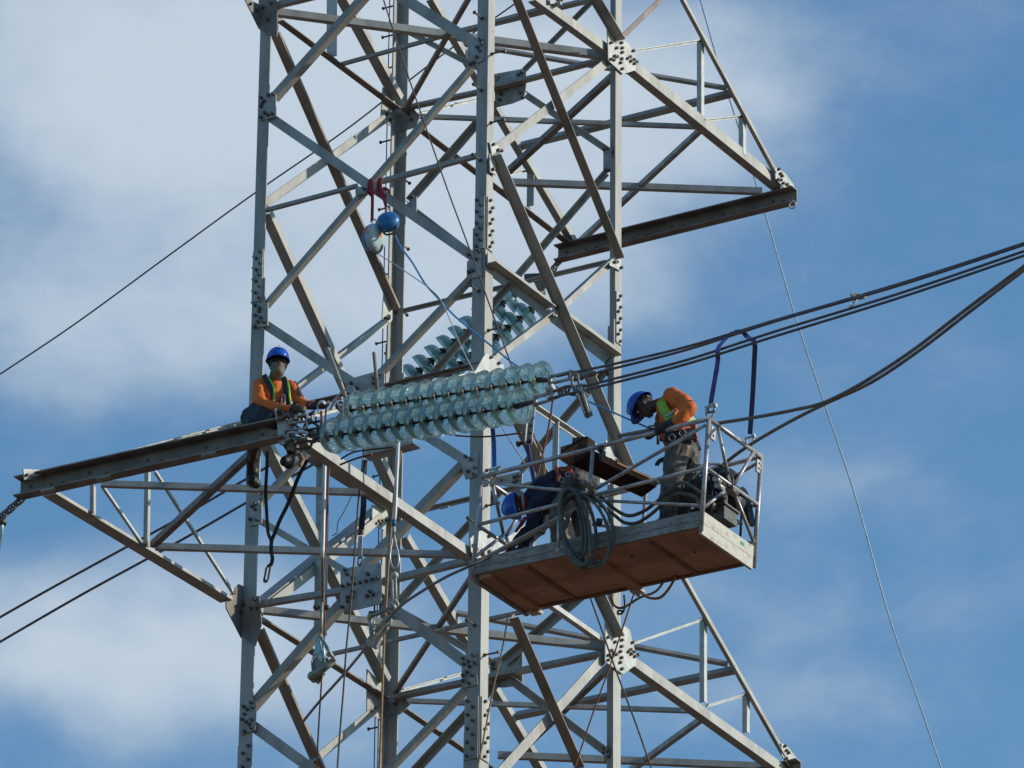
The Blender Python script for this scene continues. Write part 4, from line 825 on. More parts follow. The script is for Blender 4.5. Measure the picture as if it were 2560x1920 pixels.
mb = MB(); mb.cyl(sq(925, 1542, -4.78), sq(930, 1582, -4.75), .024, sides=8); mb.sphere(sq(930, 1582, -4.75), .028); mb.build('lever', 'plate', t)
polyp([(968, 1535), (976, 1542), (930, 1598), (917, 1612), (915, 1600), (930, 1580)], -4.7, .04).build('jaw', 'grip2', t)
polyp([(972, 1550), (966, 1572), (940, 1600), (930, 1604), (950, 1575)], -4.55, .04).build('jaw', 'beam', t)
mb = MB(); mb.tube([sq(935, 1552, -4.8), sq(934, 1560, -4.8), sq(938, 1568, -4.8)], .012, 6, res=3); mb.build('spring', 'bright', t)
mb = MB(); mb.tube([sq(978, 1548, -4.7), sq(974, 1562, -4.7), sq(962, 1564, -4.7)], .012, 6, res=3); mb.build('hook', 'bright', t)
polyp([(930, 1602), (948, 1600), (940, 1618), (932, 1620), (926, 1612)], -4.6, .04).build('clamp_foot', 'plate', t)
mb = MB(); mb.cyl(sq(924, 1532, -3.8), sq(960, 1526, -3.8), .012, sides=8); mb.sphere(sq(926, 1532, -3.8), .02); mb.build('cross_pin', 'bolt', t)
mb = MB(); c = sq(987, 1513, -4.75); mb.tube([c+CR*.03+CU*.01, c+CU*.045, c-CR*.03+CU*.01, c-CU*.02], .012, 8, True, res=4); mb.build('eye', 'bright', t)
t = thing('hanging_shackle', 'small dark shackle hanging under the bolted centre plate', 'shackle', sq(943, 1520, -1.3))
mb = MB(); link(mb, sq(943, 1508, -1.35), sq(943, 1528, -1.35), .009, .03, E1); mb.build('bow', 'bolt', t)

# lanyards hanging under the seated worker
def strap(name, pts, d, wd, mt, label, cat='lanyard', hook=None, group=None):
    t = thing(name, label, cat, sq(*pts[0], d), group); mb = MB(); mb.ribbon([sq(x, y, d) for x, y in pts], wd, .008, CR, 0, 4); mb.build('strap', mt, t)
    if hook: mb = MB(); link(mb, sq(*hook[0], d), sq(*hook[1], d), .008, .02, E1); mb.build('carabiner', 'bolt', t)
    return t
strap('lanyard', [(668, 1128), (667, 1170), (664, 1230), (666, 1270), (670, 1330), (678, 1352), (677, 1375)], -4.3, .032, 'strap', 'black lanyard hanging straight down below the seated worker', hook=((672, 1418), (666, 1448)))
strap('lanyard', [(768, 1150), (745, 1195), (722, 1255), (700, 1300), (686, 1335), (679, 1352), (678, 1380), (681, 1395), (678, 1410), (670, 1416)], -4.3, .036, 'strap', 'black lanyard slanting from the boot down left to the hook', hook=((670, 1420), (664, 1452)))
t = strap('ratchet_strap', [(912, 1150), (908, 1200), (909, 1260), (903, 1325)], -3.0, .055, 'strap', 'black strap with a metal buckle and pale tail in front of the centre plate', 'strap', hook=((901, 1396), (899, 1410)))
mb = MB(); mb.box(sq(902, 1331, -3.0), E1*.028, E2*.012, UP*.022); mb.build('buckle', 'bolt', t)
mb = MB(); mb.ribbon([sq(901, 1340, -3.0), sq(900, 1396, -3.0)], .045, .006, E1); mb.build('tail', 'rope_white', t)
# loose bars standing at the arm
for (x0, y0, x1, y1, r_, mt_, lb) in ((820, 874, 868, 1005, .022, 'leg', 'dark grey bar leaning beside the seated worker'), (935, 884, 945, 990, .017, 'brown', 'thin rusty rod standing upright behind the glass strings')):
    mb = MB(); mb.cyl(sq(x0, y0, -4.2), sq(x1, y1, -4.2), r_, sides=10); mb.sphere(sq(x0, y0, -4.2), r_*1.1); tag(mb.build('loose_bar', mt_), lb, 'bar')
mb = MB(); mb.tube([sq(832, 1003, -4.3), sq(852, 982, -4.3), sq(872, 970, -4.3), sq(882, 967, -4.3), sq(886, 976, -4.3), sq(880, 988, -4.3)], .009, 8, res=5); tag(mb.build('bent_wire', 'wire'), 'white bent wire arching up beside the gloved hand', 'wire')
mb = MB(); mb.tube([sq(826, 1024, -4.3), sq(834, 1008, -4.3), sq(846, 997, -4.3), sq(856, 995, -4.3)], .014, 8, res=5); tag(mb.build('bent_wire', 'alu'), 'short grey bent wire just above the light chord', 'wire')
mb = MB(); mb.tube([sq(813, 1060, -4.4), sq(814, 1040, -4.4), sq(816, 1020, -4.4), sq(820, 1002, -4.4)], .010, 8, res=3); tag(mb.build('dangling_line', 'rope_dark'), 'dark cord hanging over the light chord left of the glass', 'cord')
mb = MB(); mb.tube([sq(756, 1056, -4.8), sq(754, 1038, -4.8), sq(762, 1034, -4.8), sq(770, 1048, -4.8), sq(772, 1062, -4.8)], .012, 8, res=5); tag(mb.build('rope_bight', 'rope_dark'), 'small dark rope bight over the beam end', 'rope')
for x, y0, y1, mt_, lb in ((803, 1028, 1064, 'rope_red', 'short red brown cord hanging just left of the first glass disc'), (790, 1042, 1070, 'bolt', 'short dark link bar hanging under the light chord'),):
    mb = MB(); mb.tube([sq(x, y0, -4.5), sq(x+1, (y0+y1)/2, -4.5), sq(x+3, y1, -4.5)], .012, 8, res=3); tag(mb.build('dangling_line', mt_), lb, 'cord')
# ================================================================== people
def rcone(mb, a, ra, b, rb, seg=14):
    """capsule with unequal ends"""
    d = b-a; L = d.length; d = d.normalized() if L > 1e-6 else UP; u = d.orthogonal().normalized(); v = d.cross(u)
    rings = []
    for i in range(5): t = -math.pi/2+math.pi/2*i/4; rings.append((a+d*math.sin(t)*ra, math.cos(t)*ra))
    for i in range(5): t = math.pi/2*i/4; rings.append((b+d*math.sin(t)*rb, math.cos(t)*rb))
    o = len(mb.v)
    for c, r in rings: mb.v += [c+(u*math.cos(2*math.pi*k/seg)+v*math.sin(2*math.pi*k/seg))*max(r, 1e-4) for k in range(seg)]
    for i in range(len(rings)-1):
        for k in range(seg): mb.f.append((o+i*seg+k, o+i*seg+(k+1) % seg, o+(i+1)*seg+(k+1) % seg, o+(i+1)*seg+k)); mb.m.append(0); mb.sm.append(True)
    mb.f += [tuple(o+k for k in reversed(range(seg))), tuple(o+(len(rings)-1)*seg+k for k in range(seg))]; mb.m += [0, 0]; mb.sm += [True, True]
def fuse(mb, name, mt, parent, vox=.011, it=3, wr=0.0):
    """one continuous skin over overlapping limbs"""
    o = mb.build('tmp', mt); md = o.modifiers.new('r', 'REMESH'); md.mode = 'VOXEL'; md.voxel_size = vox; md.use_smooth_shade = True
    sm = o.modifiers.new('s', 'SMOOTH'); sm.factor = .5; sm.iterations = it
    if wr:
        tx = bpy.data.textures.new('folds', 'CLOUDS'); tx.noise_scale = .11; tx.noise_depth = 2
        dm = o.modifiers.new('d', 'DISPLACE'); dm.texture = tx; dm.strength = wr; dm.mid_level = .5; dm.texture_coords = 'GLOBAL'
    dg = bpy.context.evaluated_depsgraph_get(); me = bpy.data.meshes.new_from_object(o.evaluated_get(dg)); me.name = name
    loc = o.location.copy(); bpy.data.objects.remove(o); n = bpy.data.objects.new(name, me); COL.objects.link(n); WL[n] = loc
    n.parent = parent; n.location = loc-WL[parent]; me.polygons.foreach_set('use_smooth', [True]*len(me.polygons)); return n
def limb(mb, pts):
    for (a, ra), (b, rb) in zip(pts, pts[1:]): rcone(mb, a, ra, b, rb)
def hand(mb, w_, d, side, curl=.6):
    """palm and five bent fingers from the wrist w_ pointing d; side = thumb side"""
    d = d.normalized(); s_ = (side-d*side.dot(d)).normalized(); n = d.cross(s_)
    rcone(mb, w_, .026, w_+d*.05, .030)
    for i, (k, L) in enumerate(((-.026, .062), (-.009, .075), (.009, .080), (.026, .070))):
        b0 = w_+d*.085+s_*k; rcone(mb, w_+d*.03+s_*k*.8, .016, b0, .012); b1 = b0+(d*math.cos(curl)-n*math.sin(curl))*L*.5; rcone(mb, b0, .0115, b1, .010)
        b2 = b1+(d*math.cos(curl*2)-n*math.sin(curl*2))*L*.5; rcone(mb, b1, .010, b2, .0085)
    t0 = w_+d*.035+s_*.034; t1 = t0+(d*.6+s_*.8)*.035; rcone(mb, w_+d*.015+s_*.015, .018, t0, .014); rcone(mb, t0, .013, t1, .011); rcone(mb, t1, .011, t1+(d*.95+s_*.2-n*.3)*.03, .009)
def head(mb, c, up, fw, r=.078):
    """skull, jaw, nose, brow, ears; c = centre, eyes at half height"""
    rt = up.cross(fw).normalized()
    mb.sphere(c+up*.03-fw*.012, 1, ax=(rt*.074, fw*.092, up*.088), seg=20, rings=12); mb.sphere(c-up*.045+fw*.022, 1, ax=(rt*.054, fw*.062, up*.070), seg=16, rings=10)
    rcone(mb, c+fw*.082+up*.012, .010, c+fw*.104-up*.020, .015); rcone(mb, c+fw*.07-up*.058-rt*.018, .012, c+fw*.07-up*.058+rt*.018, .012); rcone(mb, c+fw*.062-up*.10, .020, c+fw*.05-up*.098, .026)
    rcone(mb, c+fw*.078+up*.034-rt*.035, .012, c+fw*.078+up*.034+rt*.035, .012)
    for s_ in (-1, 1): mb.sphere(c+rt*.078*s_-fw*.012-up*.006, 1, ax=(rt*.010, fw*.020, up*.032), seg=10, rings=6)
def eyes(c, up, fw, parent):
    rt = up.cross(fw).normalized()
    for s_ in (-1, 1):
        mb = MB(); mb.sphere(c+fw*.076+rt*.031*s_+up*.010, .010); mb.build('eye', 'white', parent)
def helmet(c, up, fw, parent, r=.128):
    rt = up.cross(fw).normalized(); mb = MB(); o = c+up*.045; seg = 32; rings = 9; base = len(mb.v); f0 = []
    for shell, k_ in ((1, 1.0), (0, .955)):
        for i in range(rings+1):
            t = math.pi/2*i/rings
            for k in range(seg):
                a = 2*math.pi*k/seg; x, y = math.cos(a), math.sin(a); bulge = 1+.05*max(0, math.cos(a*2))*0
                mb.v.append(o+(rt*x*r*.86+fw*y*r*1.02)*math.cos(t)*k_+up*math.sin(t)*r*1.0*k_)
    n = (rings+1)*seg
    for s_ in (0, 1):
        for i in range(rings):
            for k in range(seg):
                q = [s_*n+i*seg+k, s_*n+i*seg+(k+1) % seg, s_*n+(i+1)*seg+(k+1) % seg, s_*n+(i+1)*seg+k]; mb.f.append(tuple(q if s_ == 0 else q[::-1])); mb.m.append(0); mb.sm.append(True)
    for k in range(seg): mb.f.append((k, n+k, n+(k+1) % seg, (k+1) % seg)); mb.m.append(0); mb.sm.append(False)
    # rim lip and peak
    for k in range(seg):
        a0, a1 = 2*math.pi*k/seg, 2*math.pi*(k+1)/seg
        def rim(a): 
            pk = .010+.040*max(0, math.sin(a))**3; return o+rt*math.cos(a)*r*.86+fw*math.sin(a)*r*1.02, o+rt*math.cos(a)*(r*.86+pk*.6)+fw*math.sin(a)*(r*1.02+pk)-up*(.008+.012*max(0, math.sin(a)))
        p0_, q0_ = rim(a0); p1_, q1_ = rim(a1); b = len(mb.v)
        mb.v += [p0_, p1_, q1_, q0_, p0_-up*.004, p1_-up*.004, q1_-up*.004, q0_-up*.004]
        for fc in ((0, 1, 2, 3), (7, 6, 5, 4), (3, 2, 6, 7)): mb.f.append(tuple(b+i for i in fc)); mb.m.append(0); mb.sm.append(True)
    mb.tube([o+fw*r*.9+up*r*.5, o+fw*r*.5+up*r*.90, o+up*r*1.015, o-fw*r*.5+up*r*.90, o-fw*r*.9+up*r*.5], .009, 8, res=5)
    h = mb.build('helmet', 'helmet', parent)
    mb = MB(); mb.box(o+up*r*.72+fw*r*.78, rt*.018, (fw*.4-up*.4).normalized()*.012, (fw+up).normalized()*.003); mb.build('emblem', 'white', h)
    mb = MB(); mb.tube([o+rt*r*.80-up*.005, c+rt*.07-up*.06+fw*.02, c-up*.128+fw*.045, c-rt*.07-up*.06+fw*.02, o-rt*r*.80-up*.005], .005, 6, res=5); mb.build('chin_strap', 'strap', h)
    return h
V = lambda *a: sq(*a)
# ---- seated worker on the left arm
p1 = thing('person', 'worker with face cloth seated on the left arm in orange shirt and blue helmet', 'person', V(655, 1055, -4.7))
hc = V(694, 911, -4.82); hup = (UP*1+E1*.02).normalized(); hfw = (-F*.9+E1*.15-UP*.55); hfw = (hfw-hup*hfw.dot(hup)).normalized()
body = MB(); head(body, hc, hup, hfw); limb(body, [(hc-UP*.06, .055), (V(690, 952, -4.75), .06), (V(684, 985, -4.72), .10), (V(668, 1035, -4.72), .11)])
for pts in ([(650, 960, -4.80, .04), (652, 1004, -4.95, .036), (728, 1023, -5.1, .026)], [(734, 962, -4.72, .04), (757, 1008, -4.85, .036), (786, 1014, -4.95, .026)],
            [(652, 1048, -4.72, .07), (690, 1062, -4.98, .055), (716, 1100, -4.80, .045), (733, 1142, -4.62, .04)], [(642, 1052, -4.66, .07), (640, 1090, -4.80, .055), (632, 1150, -4.62, .045), (630, 1190, -4.58, .04)]):
    limb(body, [(V(*p[:3]), p[3]) for p in pts])
hand(body, V(786, 1014, -4.95), E1*.9-UP*.15+E2*.2, UP*.6-E2*.8); hand(body, V(728, 1023, -5.1), E1*.9-UP*.1, UP)
fuse(body, 'body', 'skin', p1)
helmet(hc+hfw*.0, hup, hfw, p1)
rt_ = hup.cross(hfw); mb = MB(); mb.sphere(hc-hup*.04+hfw*.016, 1, ax=(rt_*.071, hfw*.082, hup*.062), seg=20, rings=12); mb.sphere(hc-hup*.075+hfw*.022, 1, ax=(rt_*.064, hfw*.074, hup*.062), seg=20, rings=12)
limb(mb, [(hc-hup*.08+hfw*.0, .068), (V(690, 950, -4.77), .072)]); rcone(mb, hc+hfw*.08-hup*.02, .022, hc+hfw*.085-hup*.028, .024); fuse(mb, 'face_cloth', 'bandana', p1, .009, 2, .01)
mb = MB(); u2 = rt_; mb.sphere(hc+hup*.018+hfw*.018, 1, ax=(rt_*.079, hfw*.086, hup*.026), seg=20, rings=10); mb.build('sunglasses', 'black', p1)
sh = MB()
limb(sh, [(V(656, 966, -4.82), .078), (V(712, 964, -4.70), .082)]); limb(sh, [(V(662, 985, -4.78), .105), (V(656, 1036, -4.72), .10)]); limb(sh, [(V(706, 982, -4.72), .10), (V(684, 1036, -4.72), .105)]); limb(sh, [(V(690, 955, -4.74), .075), (V(688, 990, -4.8), .11)])
limb(sh, [(V(648, 962, -4.84), .066), (V(650, 1002, -4.95), .060), (V(684, 1018, -5.02), .050), (V(722, 1023, -5.1), .034)])
limb(sh, [(V(728, 966, -4.72), .064), (V(742, 995, -4.78), .058), (V(758, 1011, -4.86), .050), (V(782, 1014, -4.94), .038)])
fuse(sh, 'shirt', 'orange', p1, .011, 2, .035)
mb = MB(); hand(mb, V(782, 1014, -4.95), E1*.9-UP*.12+E2*.2, UP*.6-E2*.8, .45); rcone(mb, V(776, 1013, -4.93), .044, V(790, 1015, -4.96), .038); fuse(mb, 'glove', 'glove', p1, .007, 1)
mb = MB(); mb.ribbon([V(792, 1024, -5.03), V(797, 1009, -5.05), V(806, 1004, -5.06), V(814, 1010, -5.04)], .03, .012, E2*.4+UP); mb.build('glove_cuff', 'white', p1)
mb = MB(); hand(mb, V(722, 1024, -5.1), E1*.9-UP*.1, UP, .5); fuse(mb, 'glove', 'glove', p1, .007, 1)
tr = MB(); limb(tr, [(V(645, 1036, -4.85), .125), (V(665, 1044, -4.95), .12), (V(694, 1056, -5.0), .088), (V(714, 1082, -4.88), .076), (V(730, 1118, -4.66), .065)])
limb(tr, [(V(632, 1044, -4.85), .115), (V(642, 1058, -5.0), .09), (V(640, 1096, -4.78), .075), (V(634, 1135, -4.62), .064), (V(630, 1178, -4.58), .058)])
limb(tr, [(V(622, 1040, -4.7), .07), (V(630, 1066, -4.82), .06)]); fuse(tr, 'trousers', 'darktrouser', p1, .012, 2, .035)
for (pts, tn) in (([(733, 1120, -4.66), (734, 1150, -4.62), (722, 1160, -4.72)], 1), ([(631, 1178, -4.58), (630, 1204, -4.56), (640, 1208, -4.66)], 0)):
    mb = MB(); limb(mb, [(V(*pts[0]), .062), (V(*pts[1]), .062), (V(*pts[2]), .052)]); rcone(mb, V(*pts[1]), .056, V(*pts[2])-E2*.07, .05); bt = fuse(mb, 'boot', 'boot', p1, .01, 1, .01)
mb = MB(); limb(mb, [(V(751, 1138, -4.68), .024), (V(757, 1150, -4.68), .026), (V(750, 1163, -4.70), .022)]); fuse(mb, 'boot_tongue', 'tan', p1, .008, 1, .02)
hn = MB(); hn.ribbon([V(660, 938, -4.86), V(672, 962, -4.97), V(682, 985, -5.0), V(680, 1020, -4.98)], .05, .014, E1, 0, 4); hn.build('harness_strap', 'strap', p1)
hn = MB(); hn.ribbon([V(708, 944, -4.84), V(714, 966, -4.94), V(716, 990, -4.97), V(724, 1022, -4.92)], .05, .014, E1, 0, 4); hn.build('harness_strap', 'strap', p1)
hn = MB(); hn.ribbon([V(668, 940, -4.88), V(682, 962, -4.99), V(686, 985, -5.02), V(682, 1008, -5.0)], .014, .02, E1, 0, 4); hn.build('harness_piping', 'lime', p1)
hn = MB(); hn.ribbon([V(716, 946, -4.85), V(722, 968, -4.95), V(724, 990, -4.98), V(728, 1016, -4.94)], .014, .02, E1, 0, 4); hn.build('harness_piping', 'lime', p1)
hn = MB(); hn.ribbon([V(622, 1022, -4.82), V(640, 1030, -4.92), V(660, 1032, -4.93)], .055, .02, UP+E1*.2, 0, 4); hn.build('belt', 'lime', p1)
hn = MB(); hn.ribbon([V(618, 1036, -4.78), V(640, 1042, -4.92), V(678, 1040, -4.96)], .07, .03, UP, 0, 4); hn.build('waist_belt', 'strap', p1)
mb = MB(); link(mb, V(709, 990, -5.0), V(708, 1012, -5.0), .007, .018, E1); mb.build('carabiner', 'bright', p1)
mb = MB(); mb.tube([V(698, 1012, -4.98), V(700, 995, -5.0), V(704, 990, -5.0)], .008, 6, res=4); mb.build('carabiner', 'bolt', p1)
mb = MB(); mb.box(V(619, 1055, -4.84), E1*.02, E2*.02, UP*.045); mb.build('pouch', 'alu', p1)

# ---- worker standing bent over the near rail
p2 = thing('person', 'worker in orange shirt and grey trousers bending over the near rail of the basket', 'person', V(1680, 1310, -5.1))
hc = V(1612, 1018, -5.2); hup = (-E1*.80+UP*.50-E2*.0).normalized(); hfw = (-E1*.52-UP*.83-E2*.12); hfw = (hfw-hup*hfw.dot(hup)).normalized()
body = MB(); head(body, hc, hup, hfw); limb(body, [(hc-hup*.06-hfw*.02, .055), (V(1652, 1010, -5.15), .06), (V(1680, 1020, -5.1), .10), (V(1700, 1080, -5.1), .11)])
limb(body, [(V(1690, 995, -5.28), .045), (V(1728, 1022, -5.42), .038), (V(1668, 1062, -5.50), .028)]); limb(body, [(V(1672, 1012, -4.95), .045), (V(1650, 1055, -4.98), .036), (V(1640, 1078, -5.3), .028)])
limb(body, [(V(1708, 1120, -5.18), .08), (V(1688, 1210, -5.22), .06), (V(1672, 1300, -5.15), .04)]); limb(body, [(V(1712, 1120, -5.0), .08), (V(1712, 1210, -4.98), .06), (V(1706, 1300, -4.95), .04)])
hand(body, V(1668, 1062, -5.5), -E1*.9-UP*.5, UP, .9); hand(body, V(1640, 1078, -5.3), -E1*.8-UP*.4, UP, .9)
fuse(body, 'body', 'skin', p2); eyes(hc, hup, hfw, p2); helmet(hc, hup, hfw, p2, .135)
mb = MB(); c = hc+hup*.01-hfw*.085; mb.tube([c-hup.cross(hfw)*.06, c-hfw*.02, c+hup.cross(hfw)*.06], .012, 6, res=4); mb.build('helmet_cradle', 'bolt', p2)
sh = MB(); limb(sh, [(V(1668, 1016, -5.12), .10), (V(1690, 1046, -5.1), .135), (V(1704, 1098, -5.1), .125)]); limb(sh, [(V(1655, 1012, -5.15), .07), (V(1672, 1035, -5.2), .09), (V(1680, 1080, -5.18), .09)])
limb(sh, [(V(1680, 992, -5.24), .085), (V(1706, 1004, -5.34), .082), (V(1724, 1022, -5.42), .070), (V(1704, 1046, -5.46), .058), (V(1676, 1060, -5.5), .04)])
limb(sh, [(V(1672, 1010, -4.98), .07), (V(1652, 1050, -4.98), .052), (V(1643, 1072, -5.2), .036)]); fuse(sh, 'shirt', 'orange', p2, .011, 2, .035)
vs_ = MB(); vs_.ribbon([V(1652, 1002, -5.30), V(1660, 1024, -5.33), V(1672, 1042, -5.36), V(1684, 1052, -5.38)], .085, .02, E1+UP*.4, 0, 4); vs_.build('vest_panel', 'lime', p2)
vs_ = MB(); vs_.ribbon([V(1664, 1040, -5.40), V(1680, 1034, -5.44), V(1690, 1022, -5.44)], .02, .02, UP, 0, 4); vs_.build('vest_trim', 'alu', p2)
vs_ = MB(); vs_.ribbon([V(1690, 1056, -5.36), V(1710, 1052, -5.34), V(1736, 1044, -5.18)], .05, .02, UP, 0, 4); vs_.build('vest_band', 'lime', p2)
vs_ = MB(); vs_.ribbon([V(1706, 1046, -5.33), V(1724, 1044, -5.28), V(1738, 1040, -5.16)], .04, .02, UP, 0, 4); vs_.build('reflective_band', 'alu', p2)
vs_ = MB(); vs_.ribbon([V(1650, 1068, -5.28), V(1664, 1100, -5.27), V(1674, 1122, -5.26)], .06, .02, E1, 0, 4); vs_.build('harness_strap', 'coralred', p2)
vs_ = MB(); vs_.ribbon([V(1734, 1060, -5.2), V(1736, 1090, -5.2), V(1742, 1104, -5.15)], .05, .02, E1, 0, 4); vs_.build('harness_strap', 'coralred', p2)
vs_ = MB(); vs_.ribbon([V(1652, 1088, -5.24), V(1690, 1092, -5.30), V(1738, 1082, -5.2)], .11, .03, UP, 0, 4); vs_.build('waist_belt', 'strap', p2)
for x, y in ((1680, 1094), (1706, 1082)):
    mb = MB(); c = V(x, y, -5.36); mb.tube([c+CR*.03, c+CU*.032, c-CR*.03, c-CU*.032], .0032, 6, True, res=5); mb.build('harness_ring', 'wire', p2)
mb = MB(); mb.tube([V(1738, 1085, -5.2), V(1744, 1110, -5.2), V(1751, 1122, -5.2), V(1746, 1125, -5.2)], .008, 6, res=4); mb.build('cord', 'sling', p2)
tr = MB(); limb(tr, [(V(1704, 1112, -5.12), .135), (V(1712, 1130, -5.08), .125)]); limb(tr, [(V(1694, 1120, -5.2), .11), (V(1682, 1180, -5.24), .10), (V(1675, 1220, -5.22), .088), (V(1668, 1292, -5.16), .075)])
limb(tr, [(V(1722, 1124, -5.0), .11), (V(1722, 1180, -4.98), .095), (V(1712, 1225, -4.98), .082), (V(1706, 1290, -4.95), .07)]); fuse(tr, 'trousers', 'greytrouser', p2, .012, 1, .05)
for pts in ([(1668, 1292, -5.16), (1667, 1312, -5.16), (1652, 1318, -5.2)], [(1706, 1290, -4.95), (1705, 1312, -4.95), (1690, 1318, -5.0)]):
    mb = MB(); limb(mb, [(V(*p), .052) for p in pts]); fuse(mb, 'boot', 'boot', p2, .01, 1)
mb = MB(); hand(mb, V(1676, 1060, -5.5), -E1*.9-UP*.5, UP, .9); rcone(mb, V(1682, 1058, -5.49), .046, V(1664, 1066, -5.5), .046); rcone(mb, V(1664, 1066, -5.5), .046, V(1654, 1074, -5.5), .04); fuse(mb, 'glove', 'glove', p2, .008, 1)
mb = MB(); hand(mb, V(1645, 1074, -5.3), -E1*.8-UP*.4, UP, .9); fuse(mb, 'glove', 'glove', p2, .008, 1)
mb = MB(); link(mb, V(1622, 1071, -5.4), V(1634, 1070, -5.4), .008, .02, UP); mb.tube([V(1634, 1066, -5.4), V(1640, 1060, -5.4), V(1646, 1056, -5.4)], .010, 6, res=3); mb.build('carabiner', 'bolt', p2)
mb = MB(); mb.ribbon([V(1664, 1146, -5.25), V(1650, 1152, -5.28), V(1644, 1158, -5.28), V(1642, 1164, -5.28)], .04, .012, UP, 0, 4); mb.build('loose_flap', 'strap', p2)
mb = MB(); c0, c1 = V(1547, 1090, -5.45), V(1622, 1076, -5.45); mb.cyl(c0, c1, .018, sides=10); mb.cyl(c0, c0.lerp(c1, .04), .021, sides=10); tag(mb.build('wrench_handle', 'brown'), 'thick brown tool handle held over the near rail', 'tool')

# ---- crouching worker at the left of the basket
p3 = thing('person', 'worker in dark navy clothes crouching at the left end of the basket', 'person', V(1430, 1380, -4.95))
hc = V(1303, 1262, -5.12); hup = (-E1*.92-UP*.10-E2*.25).normalized(); hfw = (-UP*.95-E1*.1-E2*.30); hfw = (hfw-hup*hfw.dot(hup)).normalized()
body = MB(); head(body, hc, hup, hfw); limb(body, [(hc-hup*.05, .055), (V(1336, 1246, -5.05), .07), (V(1370, 1230, -5.0), .12), (V(1440, 1190, -4.95), .12)])
limb(body, [(V(1345, 1262, -5.2), .045), (V(1326, 1318, -5.25), .038), (V(1284, 1362, -5.25), .028)]); limb(body, [(V(1352, 1262, -4.9), .045), (V(1345, 1330, -4.9), .038), (V(1300, 1372, -4.98), .028)])
limb(body, [(V(1440, 1200, -5.08), .08), (V(1390, 1285, -5.15), .06), (V(1402, 1375, -5.08), .045)]); limb(body, [(V(1455, 1205, -4.88), .08), (V(1442, 1290, -4.9), .06), (V(1462, 1360, -4.85), .045)])
hand(body, V(1284, 1362, -5.25), -E1*.7-UP*.7, -E2, .6); hand(body, V(1300, 1372, -4.98), -E1*.8-UP*.5, UP, .6)
fuse(body, 'body', 'skin', p3); eyes(hc, hup, hfw, p3); helmet(hc, hup, hfw, p3, .135)
mb = MB(); rt_ = hup.cross(hfw); mb.sphere(hc-hup*.035, 1, ax=(rt_*.088, hfw*.095, hup*.055), seg=20, rings=10); hd = fuse(mb, 'hood', 'red', p3, .01, 1, .01)
mb = MB(); c = hc-hup*.04; mb.tube([c+(rt_*math.cos(a)*.092+hfw*math.sin(a)*.10) for a in [i*math.pi/6 for i in range(12)]], .012, 6, True, res=2); mb.build('hood_band', 'grip2', p3)
sh = MB(); limb(sh, [(V(1335, 1244, -5.06), .105), (V(1368, 1222, -5.0), .135), (V(1410, 1202, -4.97), .13), (V(1448, 1196, -4.95), .13)]); limb(sh, [(V(1350, 1262, -5.1), .11), (V(1400, 1238, -5.05), .13)])
limb(sh, [(V(1342, 1262, -5.18), .08), (V(1326, 1320, -5.25), .055), (V(1292, 1354, -5.25), .042)]); limb(sh, [(V(1360, 1262, -4.9), .08), (V(1350, 1325, -4.9), .055), (V(1306, 1368, -4.98), .042)])
fuse(sh, 'jacket', 'navy', p3, .012, 2, .04)
tr = MB(); limb(tr, [(V(1446, 1198, -4.98), .14), (V(1466, 1206, -4.9), .12)]); limb(tr, [(V(1440, 1210, -5.06), .12), (V(1402, 1275, -5.14), .105), (V(1396, 1310, -5.12), .09), (V(1402, 1358, -5.08), .08)])
limb(tr, [(V(1462, 1212, -4.88), .12), (V(1450, 1285, -4.9), .095), (V(1458, 1322, -4.88), .085), (V(1464, 1366, -4.85), .075)]); fuse(tr, 'trousers', 'greytrouser', p3, .012, 2, .045)
for k, mt_ in enumerate(('rope_white', 'black', 'rope_white', 'black')):
    mb = MB(); a = V(1402, 1346+k*10, -5.08); mb.cyl(a, V(1403, 1354.5+k*10, -5.08), .088, .086, 16); mb.build('trouser_stripe', 'tan' if mt_ == 'rope_white' else 'strap', p3)
mb = MB(); limb(mb, [(V(1402, 1384, -5.08), .06), (V(1384, 1392, -5.1), .055)]); fuse(mb, 'boot', 'boot', p3, .01, 1)
mb = MB(); limb(mb, [(V(1464, 1362, -4.85), .06), (V(1450, 1376, -4.9), .055)]); fuse(mb, 'boot', 'boot', p3, .01, 1)
for a_, b_2 in (((1390, 1166, -5.16), (1396, 1204, -5.2)), ((1418, 1166, -5.12), (1426, 1182, -5.18))):
    mb = MB(); mb.ribbon([V(*a_), V((a_[0]+b_2[0])/2+3, (a_[1]+b_2[1])/2, a_[2]-.03), V(*b_2)], .03, .02, E1, 0, 4); mb.build('harness_strap', 'coralred', p3)
mb = MB(); mb.ribbon([V(1392, 1172, -5.15), V(1412, 1176, -5.17), V(1430, 1168, -5.15)], .025, .02, UP, 0, 4); mb.build('harness_strap', 'coralred', p3)
for x, y, r_ in ((1404, 1200, .022), (1420, 1186, .022)):
    mb = MB(); c = V(x, y, -5.28); mb.tube([c+CR*r_, c+CU*r_*1.1, c-CR*r_, c-CU*r_*1.1], .005, 6, True, res=5); mb.build('harness_ring', 'wire', p3)
mb = MB(); limb(mb, [(V(1312, 1296, -5.33), .02), (V(1302, 1312, -5.34), .018), (V(1290, 1328, -5.34), .014)]); o = fuse(mb, 'torch', 'red', p3, .006, 1)
for pts, lb in (([(1286, 1368, -5.28), (1278, 1385, -5.28), (1300, 1392, -5.2), (1330, 1376, -5.2), (1345, 1386, -5.2), (1320, 1398, -5.2)], 'tangle of black cord on the basket floor by the crouching worker'),):
    mb = MB(); mb.tube([V(*p) for p in pts], .012, 6, res=5); tag(mb.build('cord_tangle', 'black'), lb, 'cord')

